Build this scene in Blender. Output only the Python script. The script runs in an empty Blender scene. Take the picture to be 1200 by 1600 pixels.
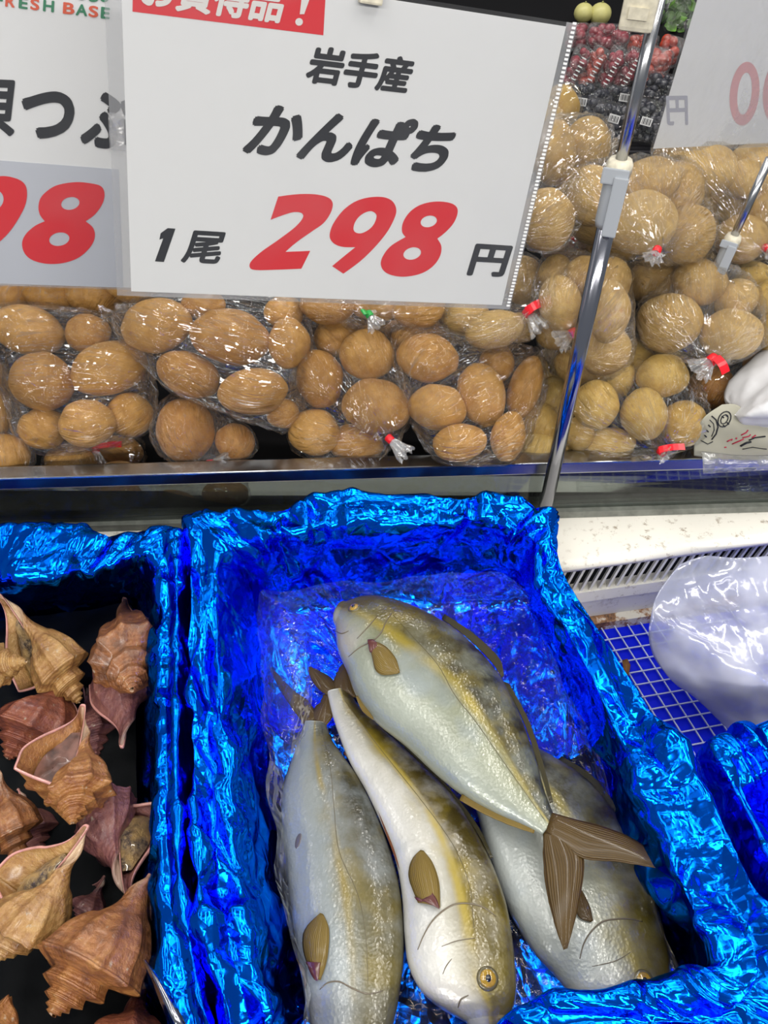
import bpy, bmesh, math, random
import numpy as np
from mathutils import Vector, Matrix, noise
from mathutils.bvhtree import BVHTree

SC = bpy.context.scene
COL = SC.collection
random.seed(7)
RNG = np.random.RandomState(11)

# ------------------------------------------------------------------ camera, world, lamps, exposure
CAM_H = 0.75
PITCH = math.radians(45)
F = 1280.0                                   # focal length in pixels of the 1200x1600 frame
cam_data = bpy.data.cameras.new('camera')
cam_data.sensor_fit = 'VERTICAL'
cam_data.sensor_height = 24.0
cam_data.lens = 24.0 * F / 1600.0
cam_data.clip_start = 0.01
cam = bpy.data.objects.new('camera', cam_data)
COL.objects.link(cam)
cam.location = (0, 0, CAM_H)
cam.rotation_euler = (math.pi / 2 - PITCH, 0, 0)
SC.camera = cam

SC.view_settings.view_transform = 'Standard'
SC.view_settings.look = 'None'
SC.view_settings.gamma = 1.0
SC.view_settings.use_curve_mapping = False
SC.view_settings.exposure = 0.0

world = bpy.data.worlds.new('shop_interior')
SC.world = world
world.use_nodes = True
bg = world.node_tree.nodes['Background']
bg.inputs[0].default_value = (0.80, 0.84, 0.90, 1)
bg.inputs[1].default_value = 0.28

def tube_or_fill_lamp(x, y, z, lx, ly, power, col=(1.0, 0.96, 0.90)):
    d = bpy.data.lights.new('ceiling_or_fill_lamp', 'AREA')
    d.shape = 'RECTANGLE'
    d.size = lx
    d.size_y = ly
    d.energy = power
    d.color = col
    o = bpy.data.objects.new('ceiling_or_fill_lamp', d)
    COL.objects.link(o)
    o.location = (x, y, z)
    return o

for (lx_, ly_, pw_) in ((-1.55, 0.9, 11), (-0.45, 1.0, 10), (0.75, 1.0, 17), (1.85, 1.0, 19)):
    tube_or_fill_lamp(lx_, ly_, 2.0, 0.06, 2.4, pw_)
tube_or_fill_lamp(0.3, 3.6, 1.9, 3.2, 0.12, 60)
tube_or_fill_lamp(-0.9, -1.6, 1.7, 2.0, 0.10, 66)  # added fill behind the camera to brighten the sign faces
tube_or_fill_lamp(1.3, -1.7, 1.7, 2.0, 0.10, 74)  # second added fill behind the camera, also for the signs
for cy_ in (-0.05, 0.42):
    tube_or_fill_lamp(0.1, cy_, 1.55, 1.8, 0.16, 5)  # added unseen strips above the boxes, brightening the foil and fish

SC.cycles.max_bounces = 10
SC.cycles.transparent_max_bounces = 24
SC.cycles.glossy_bounces = 5
SC.cycles.caustics_reflective = False
SC.cycles.caustics_refractive = False
SC.cycles.sample_clamp_indirect = 6.0

# ------------------------------------------------------------------ helpers: geometry of the view
CO = Vector((0, 0, CAM_H))
FW = Vector((0, math.cos(PITCH), -math.sin(PITCH)))
UP = Vector((0, math.sin(PITCH), math.cos(PITCH)))
RT = Vector((1, 0, 0))

def ray(x, y):
    return FW + RT * ((x - 600.0) / F) - UP * ((y - 800.0) / F)

def at_depth(x, y, d):
    return CO + ray(x, y) * d

def at_z(x, y, z):
    r = ray(x, y)
    return CO + r * ((z - CAM_H) / r.z)

def at_y(x, y, Y):
    r = ray(x, y)
    return CO + r * (Y / r.y)

def at_plane(x, y, p0, n):
    r = ray(x, y)
    return CO + r * ((p0 - CO).dot(n) / r.dot(n))

def to_px(p):
    v = Vector(p) - CO
    d = v.dot(FW)
    return 600 + F * v.x / d, 800 - F * v.dot(UP) / d, d

# ------------------------------------------------------------------ helpers: objects
def tag(o, label=None, cat=None, group=None, kind=None):
    if label: o['label'] = label
    if cat: o['category'] = cat
    if group: o['group'] = group
    if kind: o['kind'] = kind
    return o

def empty(name, loc=(0, 0, 0)):
    o = bpy.data.objects.new(name, None)
    o.empty_display_size = 0.02
    COL.objects.link(o)
    o.location = loc
    return o

def link_mesh(name, me, mat=None, parent=None, smooth=True):
    o = bpy.data.objects.new(name, me)
    COL.objects.link(o)
    if mat is not None:
        me.materials.clear()
        me.materials.append(mat)
    if smooth:
        me.polygons.foreach_set('use_smooth', [True] * len(me.polygons))
    if parent is not None:
        o.parent = parent
        o.matrix_parent_inverse = Matrix.Translation(parent.location).inverted() if parent.type == 'EMPTY' else parent.matrix_basis.inverted()
    return o

def mesh_obj(name, verts, faces, mat=None, parent=None, smooth=True, uvs=None):
    me = bpy.data.meshes.new(name)
    me.from_pydata([tuple(v) for v in verts], [], faces)
    if uvs is not None:
        uvl = me.uv_layers.new(name='UVMap')
        li = np.zeros(len(me.loops), dtype=np.int32)
        me.loops.foreach_get('vertex_index', li)
        uvl.data.foreach_set('uv', np.asarray(uvs, dtype=np.float32)[li].ravel())
    me.update()
    return link_mesh(name, me, mat, parent, smooth)

def bm_obj(name, bm, mat=None, parent=None, smooth=False):
    me = bpy.data.meshes.new(name)
    bmesh.ops.recalc_face_normals(bm, faces=bm.faces)
    bm.to_mesh(me)
    bm.free()
    return link_mesh(name, me, mat, parent, smooth)

def grid_faces(n, m, closed_u=False, closed_v=False):
    fs = []
    for i in range(n if closed_u else n - 1):
        for j in range(m if closed_v else m - 1):
            a, b = i, (i + 1) % n
            c, d = j, (j + 1) % m
            fs.append((a * m + c, b * m + c, b * m + d, a * m + d))
    return fs

def catmull(pts, per, closed=False):
    P = np.asarray(pts, dtype=float)
    n = len(P)
    out = []
    segs = n if closed else n - 1
    for i in range(segs):
        if closed:
            p0, p1, p2, p3 = P[(i - 1) % n], P[i], P[(i + 1) % n], P[(i + 2) % n]
        else:
            p0, p1, p2, p3 = P[max(i - 1, 0)], P[i], P[i + 1], P[min(i + 2, n - 1)]
        for k in range(per):
            t = k / per
            out.append(0.5 * (2 * p1 + (p2 - p0) * t + (2 * p0 - 5 * p1 + 4 * p2 - p3) * t * t + (3 * p1 - p0 - 3 * p2 + p3) * t ** 3))
    if not closed:
        out.append(P[-1])
    return np.array(out)

def resample(pts, n):
    P = np.asarray(pts, dtype=float)
    if len(P) > 2:
        P = catmull(P, 8)
    d = np.concatenate([[0], np.cumsum(np.linalg.norm(np.diff(P, axis=0), axis=1))])
    t = np.linspace(0, d[-1], n)
    return np.stack([np.interp(t, d, P[:, k]) for k in range(P.shape[1])], axis=1)

def tube_bm(bm, pts, radii, seg=12, cap=True):
    pts = [Vector(p) for p in pts]
    if not hasattr(radii, '__len__'):
        radii = [radii] * len(pts)
    rings = []
    prev = None
    for i, p in enumerate(pts):
        d = (pts[min(i + 1, len(pts) - 1)] - pts[max(i - 1, 0)]).normalized()
        if prev is None:
            a = d.orthogonal().normalized()
        else:
            a = (prev - d * prev.dot(d)).normalized()
        prev = a
        b = d.cross(a)
        rings.append([bm.verts.new(p + (a * math.cos(2 * math.pi * k / seg) + b * math.sin(2 * math.pi * k / seg)) * radii[i]) for k in range(seg)])
    for i in range(len(rings) - 1):
        for k in range(seg):
            bm.faces.new((rings[i][k], rings[i][(k + 1) % seg], rings[i + 1][(k + 1) % seg], rings[i + 1][k]))
    if cap:
        bm.faces.new(list(reversed(rings[0])))
        bm.faces.new(rings[-1])

def box_bm(bm, c, ax, ay, az):
    """box about centre c with half-axis vectors"""
    c, ax, ay, az = Vector(c), Vector(ax), Vector(ay), Vector(az)
    vs = [bm.verts.new(c + ax * sx + ay * sy + az * sz) for sx in (-1, 1) for sy in (-1, 1) for sz in (-1, 1)]
    for f in ((0, 1, 3, 2), (4, 6, 7, 5), (0, 4, 5, 1), (2, 3, 7, 6), (0, 2, 6, 4), (1, 5, 7, 3)):
        bm.faces.new([vs[i] for i in f])

def bevel(bm, w, seg=2):
    bmesh.ops.recalc_face_normals(bm, faces=bm.faces)
    bmesh.ops.bevel(bm, geom=list(bm.edges), offset=w, segments=seg, affect='EDGES', profile=0.6)

def vnoise(P, freq, seed=0.0):
    return np.array([noise.noise(Vector((p[0] * freq + seed, p[1] * freq - seed * 0.7, p[2] * freq + seed * 1.3))) for p in P])

# ------------------------------------------------------------------ helpers: materials
def new_mat(name):
    m = bpy.data.materials.new(name)
    m.use_nodes = True
    nt = m.node_tree
    nt.nodes.clear()
    out = nt.nodes.new('ShaderNodeOutputMaterial')
    return m, nt, out

class NT:
    def __init__(self, nt): self.nt = nt
    def n(self, t, **kw):
        nd = self.nt.nodes.new('ShaderNode' + t)
        for k, v in kw.items():
            if k.startswith('_'):
                setattr(nd, k[1:], v)
            else:
                nd.inputs[k.replace('__', ' ')].default_value = v
        return nd
    def l(self, a, b): self.nt.links.new(a, b)
    def math(self, op, a, b=None, c=None, clamp=False):
        nd = self.nt.nodes.new('ShaderNodeMath'); nd.operation = op; nd.use_clamp = clamp
        for i, v in enumerate((a, b, c)):
            if v is None: continue
            if hasattr(v, 'links'): self.nt.links.new(v, nd.inputs[i])
            else: nd.inputs[i].default_value = v
        return nd.outputs[0]
    def ramp(self, fac, stops, interp='LINEAR'):
        nd = self.nt.nodes.new('ShaderNodeValToRGB')
        cr = nd.color_ramp; cr.interpolation = interp
        while len(cr.elements) < len(stops): cr.elements.new(0.5)
        for e, (p, c) in zip(cr.elements, stops):
            e.position = p
            e.color = (c, c, c, 1) if not hasattr(c, '__len__') else tuple(c) + (1,)
        self.nt.links.new(fac, nd.inputs[0])
        return nd.outputs[0]
    def mix(self, fac, a, b, blend='MIX'):
        nd = self.nt.nodes.new('ShaderNodeMix'); nd.data_type = 'RGBA'; nd.blend_type = blend
        for s, v in ((nd.inputs[0], fac), (nd.inputs[6], a), (nd.inputs[7], b)):
            if hasattr(v, 'links'): self.nt.links.new(v, s)
            elif hasattr(v, '__len__'): s.default_value = tuple(v) + (1,)
            else: s.default_value = v
        return nd.outputs[2]
    def noise(self, vec, scale, detail=3, rough=0.5):
        nd = self.n('TexNoise', Scale=scale, Detail=detail, Roughness=rough)
        if vec is not None: self.nt.links.new(vec, nd.inputs['Vector'])
        return nd.outputs['Fac']
    def bump(self, h, strength, dist=0.002):
        nd = self.n('Bump', Strength=strength, Distance=dist)
        self.nt.links.new(h, nd.inputs['Height'])
        return nd.outputs[0]

def simple(name, col, rough=0.5, metal=0.0, spec=0.5, noise_amt=0.0, noise_scale=30.0, bump=0.0, coat=0.0):
    m, nt, out = new_mat(name)
    N = NT(nt)
    b = N.n('BsdfPrincipled', Roughness=rough, Metallic=metal)
    b.inputs['Specular IOR Level'].default_value = spec
    b.inputs['Coat Weight'].default_value = coat
    b.inputs['Base Color'].default_value = tuple(col) + (1,)
    if noise_amt or bump:
        tc = N.n('TexCoord')
        f = N.noise(tc.outputs['Object'], noise_scale, 4)
        if noise_amt:
            d = tuple(c * (1 - noise_amt) for c in col)
            e = tuple(min(1, c * (1 + noise_amt)) for c in col)
            N.l(N.ramp(f, [(0.3, d), (0.7, e)]), b.inputs['Base Color'])
        if bump:
            N.l(N.bump(f, bump), b.inputs['Normal'])
    N.l(b.outputs[0], out.inputs[0])
    return m

def film_mat(name, tint=(0.97, 0.97, 0.97), base=0.05, haze=0.04, streak=18.0, rough=0.10, bump=0.5, hazecol=(0.9, 0.9, 0.92), use_uv=True, stretch=(1.0, 0.12, 1.0), fres=0.9):
    """thin clear plastic: mostly see-through, with a sheen and a little milkiness"""
    m, nt, out = new_mat(name)
    N = NT(nt)
    tc = N.n('TexCoord')
    mp = N.n('Mapping')
    mp.inputs['Scale'].default_value = stretch
    N.l(tc.outputs['UV' if use_uv else 'Object'], mp.inputs['Vector'])
    h = N.noise(mp.outputs[0], streak, 3, 0.6)
    h2 = N.noise(tc.outputs['Object'], 45.0, 2, 0.5)
    ridge = N.math('SUBTRACT', 1.0, N.math('ABSOLUTE', N.math('MULTIPLY_ADD', h, 2.0, -1.0)))
    ridge = N.math('POWER', ridge, 3.0)
    hh = N.math('ADD', N.math('MULTIPLY', ridge, 1.2), N.math('MULTIPLY', h2, 0.8))
    nb = N.bump(hh, bump, 0.010)
    gl = N.n('BsdfGlossy', Roughness=rough)
    gl.inputs['Color'].default_value = (1, 1, 1, 1)
    N.l(nb, gl.inputs['Normal'])
    tr = N.n('BsdfTransparent')
    tr.inputs['Color'].default_value = tuple(tint) + (1,)
    df = N.n('BsdfDiffuse'); df.inputs['Color'].default_value = tuple(hazecol) + (1,)
    tl = N.n('BsdfTranslucent'); tl.inputs['Color'].default_value = tuple(hazecol) + (1,)
    dt = N.n('MixShader'); dt.inputs[0].default_value = 0.4
    N.l(df.outputs[0], dt.inputs[1]); N.l(tl.outputs[0], dt.inputs[2])
    hz = N.math('MULTIPLY', N.ramp(h, [(0.48, 0.25), (0.75, 1.0)]), haze * 1.6)
    m1 = N.n('MixShader')
    N.l(hz, m1.inputs[0]); N.l(tr.outputs[0], m1.inputs[1]); N.l(dt.outputs[0], m1.inputs[2])
    fr = N.n('Fresnel', IOR=1.45)
    N.l(nb, fr.inputs['Normal'])
    fac = N.math('MINIMUM', N.math('ADD', N.math('MULTIPLY', fr.outputs[0], fres), base), 0.38)
    m2 = N.n('MixShader')
    N.l(fac, m2.inputs[0]); N.l(m1.outputs[0], m2.inputs[1]); N.l(gl.outputs[0], m2.inputs[2])
    N.l(m2.outputs[0], out.inputs[0])
    return m

def foil_mat():
    m, nt, out = new_mat('blue_foil')
    N = NT(nt)
    tc = N.n('TexCoord')
    wz = N.n('TexNoise', Scale=9.0, Detail=2.0)
    N.l(tc.outputs['Object'], wz.inputs['Vector'])
    mv = N.n('VectorMath'); mv.operation = 'MULTIPLY_ADD'
    N.l(wz.outputs['Color'], mv.inputs[0]); mv.inputs[1].default_value = (0.05, 0.05, 0.05)
    N.l(tc.outputs['Object'], mv.inputs[2])
    hs = []
    for sc_, am_, ro_ in ((12.0, 1.0, (0.4, 0.3, 0.7)), (29.0, 0.36, (1.1, 0.2, 0.3)), (75.0, 0.055, (0.2, 0.9, 1.4))):
        mp = N.n('Mapping'); mp.inputs['Rotation'].default_value = ro_
        N.l(mv.outputs[0], mp.inputs['Vector'])
        v = N.n('TexVoronoi', Scale=sc_); v.distance = 'MANHATTAN'      # pyramid cells: flat facets with sharp creases
        N.l(mp.outputs[0], v.inputs['Vector'])
        hs.append(N.math('MULTIPLY', v.outputs['Distance'], am_))
    h = N.math('ADD', N.math('ADD', hs[0], hs[1]), hs[2])
    nb = N.bump(h, 0.65, 0.013)
    b = N.n('BsdfPrincipled', Metallic=1.0, Roughness=0.15)
    b.inputs['Base Color'].default_value = (0.0010, 0.15, 0.95, 1)
    b.inputs['Specular Tint'].default_value = (0.05, 0.45, 1.0, 1)
    N.l(nb, b.inputs['Normal'])
    N.l(b.outputs[0], out.inputs[0])
    return m

def potato_mat(name, a, b_, spot):
    a = tuple(x * 1.12 for x in a)
    m, nt, out = new_mat(name)
    N = NT(nt)
    tc = N.n('TexCoord')
    oi = N.n('ObjectInfo')
    f = N.noise(tc.outputs['Object'], 2.2, 4, 0.6)
    off = N.math('ADD', f, N.math('MULTIPLY', N.math('SUBTRACT', oi.outputs['Random'], 0.5), 0.30))
    c = N.ramp(off, [(0.28, b_), (0.68, a)])
    vo = N.n('TexVoronoi', Scale=7.0); N.l(tc.outputs['Object'], vo.inputs['Vector'])
    sp = N.ramp(vo.outputs['Distance'], [(0.05, 1.0), (0.13, 0.0)])
    c = N.mix(N.math('MULTIPLY', sp, 0.5), c, spot)
    f2 = N.noise(tc.outputs['Object'], 26.0, 3, 0.6)
    c = N.mix(N.math('MULTIPLY', N.ramp(f2, [(0.52, 0.0), (0.75, 1.0)]), 0.45), c, spot)
    bs = N.n('BsdfPrincipled', Roughness=0.55)
    bs.inputs['Specular IOR Level'].default_value = 0.35
    N.l(c, bs.inputs['Base Color'])
    N.l(N.bump(f2, 0.12, 0.02), bs.inputs['Normal'])
    N.l(bs.outputs[0], out.inputs[0])
    return m

M = {}
M['foil'] = foil_mat()
M['white_metal'] = simple('white_enamel', (0.78, 0.77, 0.72), 0.35, noise_amt=0.05, noise_scale=18)
M['paper'] = simple('sign_paper', (0.80, 0.815, 0.83), 0.6, spec=0.2)
M['ink'] = simple('black_ink', (0.018, 0.02, 0.026), 0.5, spec=0.2)
M['red_ink'] = simple('red_ink', (0.74, 0.022, 0.035), 0.5, spec=0.2)
M['white_ink'] = simple('white_ink', (0.80, 0.78, 0.76), 0.5, spec=0.2)
M['orange_ink'] = simple('orange_ink', (0.72, 0.11, 0.05), 0.5, spec=0.2)
M['green_ink'] = simple('green_ink', (0.03, 0.22, 0.11), 0.5, spec=0.2)
M['tape'] = simple('red_tape', (0.72, 0.01, 0.02), 0.25)
M['green_tape'] = simple('green_tape', (0.01, 0.32, 0.05), 0.3)
M['tuft'] = film_mat('gathered_film', base=0.06, haze=0.62, rough=0.15, bump=0.8, streak=30.0, stretch=(1, 1, 1), hazecol=(0.82, 0.83, 0.86))
M['steel'] = simple('steel', (0.42, 0.43, 0.45), 0.22, metal=1.0)
M['chrome'] = simple('polished_steel', (0.36, 0.37, 0.42), 0.14, metal=1.0)
M['dark'] = simple('dark_plastic_and_shade', (0.008, 0.008, 0.009), 0.7, spec=0.08)
M['grey_plastic'] = simple('grey_plastic', (0.40, 0.43, 0.47), 0.4)
M['cream_plastic'] = simple('cream_plastic', (0.62, 0.58, 0.46), 0.4, noise_amt=0.15, noise_scale=200)
M['film'] = film_mat('clear_bag_film', tint=(0.985, 0.985, 0.98), base=0.012, haze=0.016, rough=0.06, fres=1.2, bump=0.9)
M['film_cloudy'] = film_mat('cloudy_bag_film', tint=(0.98, 0.98, 0.97), base=0.03, haze=0.045, rough=0.085, fres=1.7, bump=1.0, streak=26.0)
M['liner'] = film_mat('clear_liner_film', tint=(0.95, 0.96, 0.98), base=0.015, haze=0.05, fres=0.30, use_uv=False, streak=14.0, stretch=(1, 1, 1), bump=0.7)
# ------------------------------------------------------------------ the case and the room
def stained_white():
    m, nt, out = new_mat('stained_white_enamel')
    N = NT(nt)
    tc = N.n('TexCoord')
    f = N.noise(tc.outputs['Object'], 70.0, 6, 0.75)
    g = N.noise(tc.outputs['Object'], 7.0, 3, 0.6)
    sp = N.math('MULTIPLY', N.ramp(f, [(0.555, 0.0), (0.66, 1.0)]), N.ramp(g, [(0.40, 0.0), (0.58, 1.0)]))
    c = N.mix(N.math('MULTIPLY', sp, 0.8), (0.80, 0.78, 0.71), (0.20, 0.13, 0.06))
    b = N.n('BsdfPrincipled', Roughness=0.4)
    N.l(c, b.inputs['Base Color'])
    N.l(b.outputs[0], out.inputs[0])
    return m
M['stained'] = stained_white()

def rusty():
    m, nt, out = new_mat('rust_streaked_strip')
    N = NT(nt)
    tc = N.n('TexCoord')
    f = N.noise(tc.outputs['Object'], 38.0, 5, 0.7)
    c = N.ramp(f, [(0.38, (0.07, 0.03, 0.012)), (0.48, (0.30, 0.14, 0.05)), (0.56, (0.66, 0.62, 0.52))])
    b = N.n('BsdfPrincipled', Roughness=0.6)
    N.l(c, b.inputs['Base Color'])
    N.l(b.outputs[0], out.inputs[0])
    return m
M['rust'] = rusty()

def glass_mat():
    m, nt, out = new_mat('case_glass')
    N = NT(nt)
    tr = N.n('BsdfTransparent'); tr.inputs['Color'].default_value = (0.66, 0.70, 0.67, 1)
    gl = N.n('BsdfGlossy', Roughness=0.04)
    df = N.n('BsdfDiffuse'); df.inputs['Color'].default_value = (0.5, 0.55, 0.52, 1)
    tc = N.n('TexCoord')
    f = N.noise(tc.outputs['Object'], 12.0, 4, 0.6)
    m0 = N.n('MixShader')
    N.l(N.math('MULTIPLY', f, 0.05), m0.inputs[0]); N.l(tr.outputs[0], m0.inputs[1]); N.l(df.outputs[0], m0.inputs[2])
    fr = N.n('Fresnel', IOR=1.5)
    m2 = N.n('MixShader')
    N.l(fr.outputs[0], m2.inputs[0]); N.l(m0.outputs[0], m2.inputs[1]); N.l(gl.outputs[0], m2.inputs[2])
    N.l(m2.outputs[0], out.inputs[0])
    return m
M['glass'] = glass_mat()
M['blue_deck'] = simple('blue_deck', (0.002, 0.014, 0.74), 0.5, spec=0.12, noise_amt=0.08, noise_scale=8)
M['wire'] = simple('white_wire', (0.52, 0.58, 0.78), 0.35)
M['floor'] = simple('shop_floor', (0.30, 0.29, 0.27), 0.35, noise_amt=0.1, noise_scale=3)

bm = bmesh.new()
box_bm(bm, (0, 3.0, -0.88), (5, 0, 0), (0, 5, 0), (0, 0, 0.03))
tag(bm_obj('floor', bm, M['floor']), kind='structure')
bm = bmesh.new()
box_bm(bm, (0, 7.2, 0.6), (5, 0, 0), (0, 0.05, 0), (0, 0, 1.5))
tag(bm_obj('wall_back', bm, simple('back_wall', (0.10, 0.10, 0.10), 0.7)), kind='structure')

Z_DECK, Z_LEDGE, Z_RAIL = -0.10, 0.03, 0.118
def vec_line(a, b, x):                       # point on the line a-b at world x
    t = (x - a.x) / (b.x - a.x)
    return a + (b - a) * t
rail_a, rail_b = at_z(0, 749, Z_RAIL), at_z(1200, 715, Z_RAIL)
back_a, back_b = at_z(0, 834, Z_LEDGE), at_z(1200, 799, Z_LEDGE)
lip_a, lip_b = at_z(890, 884, Z_LEDGE), at_z(1200, 842, Z_LEDGE)
XL, XR = -0.75, 0.95

case = empty('fish_display_case', (0, 0.62, Z_DECK))
tag(case, 'white refrigerated fish display case with blue deck under the foil lined boxes', 'display case')
# ledge: from the glass to the rounded lip (kink where the boxes hide it)
def lip(x):
    return vec_line(lip_a, lip_b, x) if x > 0.19 else vec_line(lip_a, lip_b, 0.19) + Vector((x - 0.19, 0.038, 0))
xs = np.linspace(XL, XR, 60)
V = []
for x in xs:
    b = vec_line(back_a, back_b, x); l = lip(x)
    V += [Vector((x, b.y + 0.02, Z_LEDGE)), Vector((x, l.y + 0.012, Z_LEDGE)), Vector((x, l.y + 0.004, Z_LEDGE - 0.002)),
          Vector((x, l.y, Z_LEDGE - 0.007)), Vector((x, l.y + 0.001, Z_LEDGE - 0.013)), Vector((x, l.y + 0.012, Z_LEDGE - 0.014))]
mesh_obj('ledge', V, grid_faces(60, 6), M['stained'], case)
# riser below the lip: grille recess, bars, plain panel, rust strip
V = []
for x in xs:
    l = lip(x)
    V += [Vector((x, l.y + 0.020, Z_LEDGE - 0.012)), Vector((x, l.y + 0.020, Z_LEDGE - 0.066))]
mesh_obj('grille_recess', V, grid_faces(60, 2), M['dark'], case)
bm = bmesh.new()
x = 0.195
while x < 0.9:
    l0 = lip(x); l1 = lip(x - 0.010)
    a = Vector((x, l0.y + 0.009, Z_LEDGE - 0.012)); b = Vector((x - 0.011, l1.y + 0.009, Z_LEDGE - 0.062))
    c = (a + b) / 2
    box_bm(bm, c, (0.0015, 0, 0), (0, 0.0020, 0), (a - b) / 2)
    x += 0.0115
bm_obj('vent_grille', bm, M['white_metal'], case)
V = []
for x in xs:
    l = lip(x)
    V += [Vector((x, l.y + 0.022, Z_LEDGE - 0.060)), Vector((x, l.y + 0.005, Z_LEDGE - 0.061)), Vector((x, l.y + 0.003, Z_LEDGE - 0.078)),
          Vector((x, l.y + 0.006, Z_LEDGE - 0.080)), Vector((x, l.y + 0.006, Z_LEDGE - 0.117))]
mesh_obj('riser_panel', V, grid_faces(60, 5), M['stained'], case, smooth=False)
V = []
for x in xs:
    l = lip(x)
    V += [Vector((x, l.y + 0.006, Z_LEDGE - 0.114)), Vector((x, l.y - 0.004, Z_LEDGE - 0.118)), Vector((x, l.y - 0.005, Z_DECK - 0.004))]
mesh_obj('kick_strip', V, grid_faces(60, 3), M['rust'], case, smooth=False)
# deck and white wire mesh on it
bm = bmesh.new()
box_bm(bm, ((XL + XR) / 2, 0.36, Z_DECK - 0.012), ((XR - XL) / 2, 0, 0), (0, 0.36, 0), (0, 0, 0.010))
bm_obj('deck', bm, M['blue_deck'], case)
bm = bmesh.new()
ya = math.radians(17); xa = math.radians(11)
dy = Vector((-math.sin(ya), math.cos(ya), 0)); dx = Vector((math.cos(xa), math.sin(xa), 0))
o0 = at_z(1000, 1080, Z_DECK + 0.002)
for k in range(-12, 30):
    c = o0 + dx * (k * 0.0175)
    box_bm(bm, c, dx * 0.0008, dy * 0.42, (0, 0, 0.0007))
for k in range(-22, 12):
    c = o0 + dy * (k * 0.0175) + Vector((0.15, 0.02, 0.0012))
    if c.y > 0.66: continue
    box_bm(bm, c, dx * 0.42, dy * 0.0008, (0, 0, 0.0007))
# trim everything that would run into the riser
bmesh.ops.bisect_plane(bm, geom=bm.verts[:] + bm.edges[:] + bm.faces[:], plane_co=lip(0.3) + Vector((0, -0.004, 0)), plane_no=Vector((-(lip_b - lip_a).y, (lip_b - lip_a).x, 0)), clear_outer=True)
bmesh.ops.bisect_plane(bm, geom=bm.verts[:] + bm.edges[:] + bm.faces[:], plane_co=Vector((0.05, 0, 0)), plane_no=Vector((-1, 0, 0)), clear_outer=True)
bm_obj('wire_mesh', bm, M['wire'], case)

# potato counter: glass front, steel rail, sloping bed
counter = empty('potato_counter', (0, 0.75, 0.0))
tag(counter, 'dark potato counter with a low glass front and steel top rail', 'counter')
bm = bmesh.new()
ra, rb = vec_line(rail_a, rail_b, XL), vec_line(rail_a, rail_b, XR + 0.1)
box_bm(bm, (ra + rb) / 2 + Vector((0, 0.011, -0.008)), (rb - ra) / 2, (0, 0.011, 0), (0, 0, 0.0085))
bevel(bm, 0.0018, 2)
bm_obj('rail', bm, M['steel'], counter)
ga, gb = vec_line(back_a, back_b, XL), vec_line(back_a, back_b, XR + 0.1)
bm = bmesh.new()
vs = [ga + Vector((0, .004, 0)), gb + Vector((0, .004, 0)), rb + Vector((0, .008, -.015)), ra + Vector((0, .008, -.015))]
lo = [bm.verts.new(v) for v in vs]; hi = [bm.verts.new(v + Vector((0, 0.004, 0))) for v in vs]
bm.faces.new(lo); bm.faces.new(list(reversed(hi)))
for k in range(4):
    bm.faces.new((lo[k], hi[k], hi[(k + 1) % 4], lo[(k + 1) % 4]))
bm_obj('glass_panel', bm, M['glass'], counter)
bm = bmesh.new()
box_bm(bm, (ga + gb) / 2 + Vector((0, .004, .006)), (gb - ga) / 2, (0, .006, 0), (0, 0, .005))
bm_obj('glass_channel', bm, simple('grey_channel', (0.16, 0.17, 0.15), 0.5, noise_amt=.3, noise_scale=60), counter)
bm = bmesh.new()
SL = math.atan(0.85)
box_bm(bm, (0.1, 0.955, 0.105), (1.0, 0, 0), (0, 0.17 * math.cos(SL), 0.17 * math.sin(SL)), (0, -0.006 * math.sin(SL), 0.006 * math.cos(SL)))
bm_obj('sloping_bed', bm, M['dark'], counter)  # black backing under the heap, standing in for shade in the potato gaps
bm = bmesh.new()
box_bm(bm, (0.1, 0.77, -0.06), (1.0, 0, 0), (0, 0.065, 0), (0, 0, 0.008))
bm_obj('bottom_tray', bm, simple('grey_tray', (0.02, 0.021, 0.02), 0.6, spec=0.1), counter)

# ------------------------------------------------------------------ crumpled foil boxes
def tri(x):
    return np.abs((x % 1.0) * 2 - 1)
def crumple(P, seed, scale=1.0):
    r = np.random.RandomState(seed)
    out = np.zeros(len(P))
    for lam, amp, k in ((0.16, 0.014, 2), (0.085, 0.0095, 3), (0.042, 0.0042, 3), (0.019, 0.0011, 2)):
        w = np.zeros_like(P)
        for j in range(3):
            d = r.normal(size=3); d /= np.linalg.norm(d)
            ph = r.uniform(0, 6)
            w[:, j] = np.sin(P @ d * 6.283 / (lam * 2.3) + ph)
        Q = P + w * lam * 0.22
        best = None
        for j in range(k):
            d = r.normal(size=3); d /= np.linalg.norm(d)
            v = tri(Q @ d / lam + r.uniform(0, 1))
            best = v if best is None else np.maximum(best, v)
        d = r.normal(size=3); d /= np.linalg.norm(d)
        mod = 0.55 + 0.45 * np.sin(P @ d * 6.283 / (lam * 3.1) + r.uniform(0, 6))
        out += (best - 0.7) * amp * 1.6 * mod
    return out * scale

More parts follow.
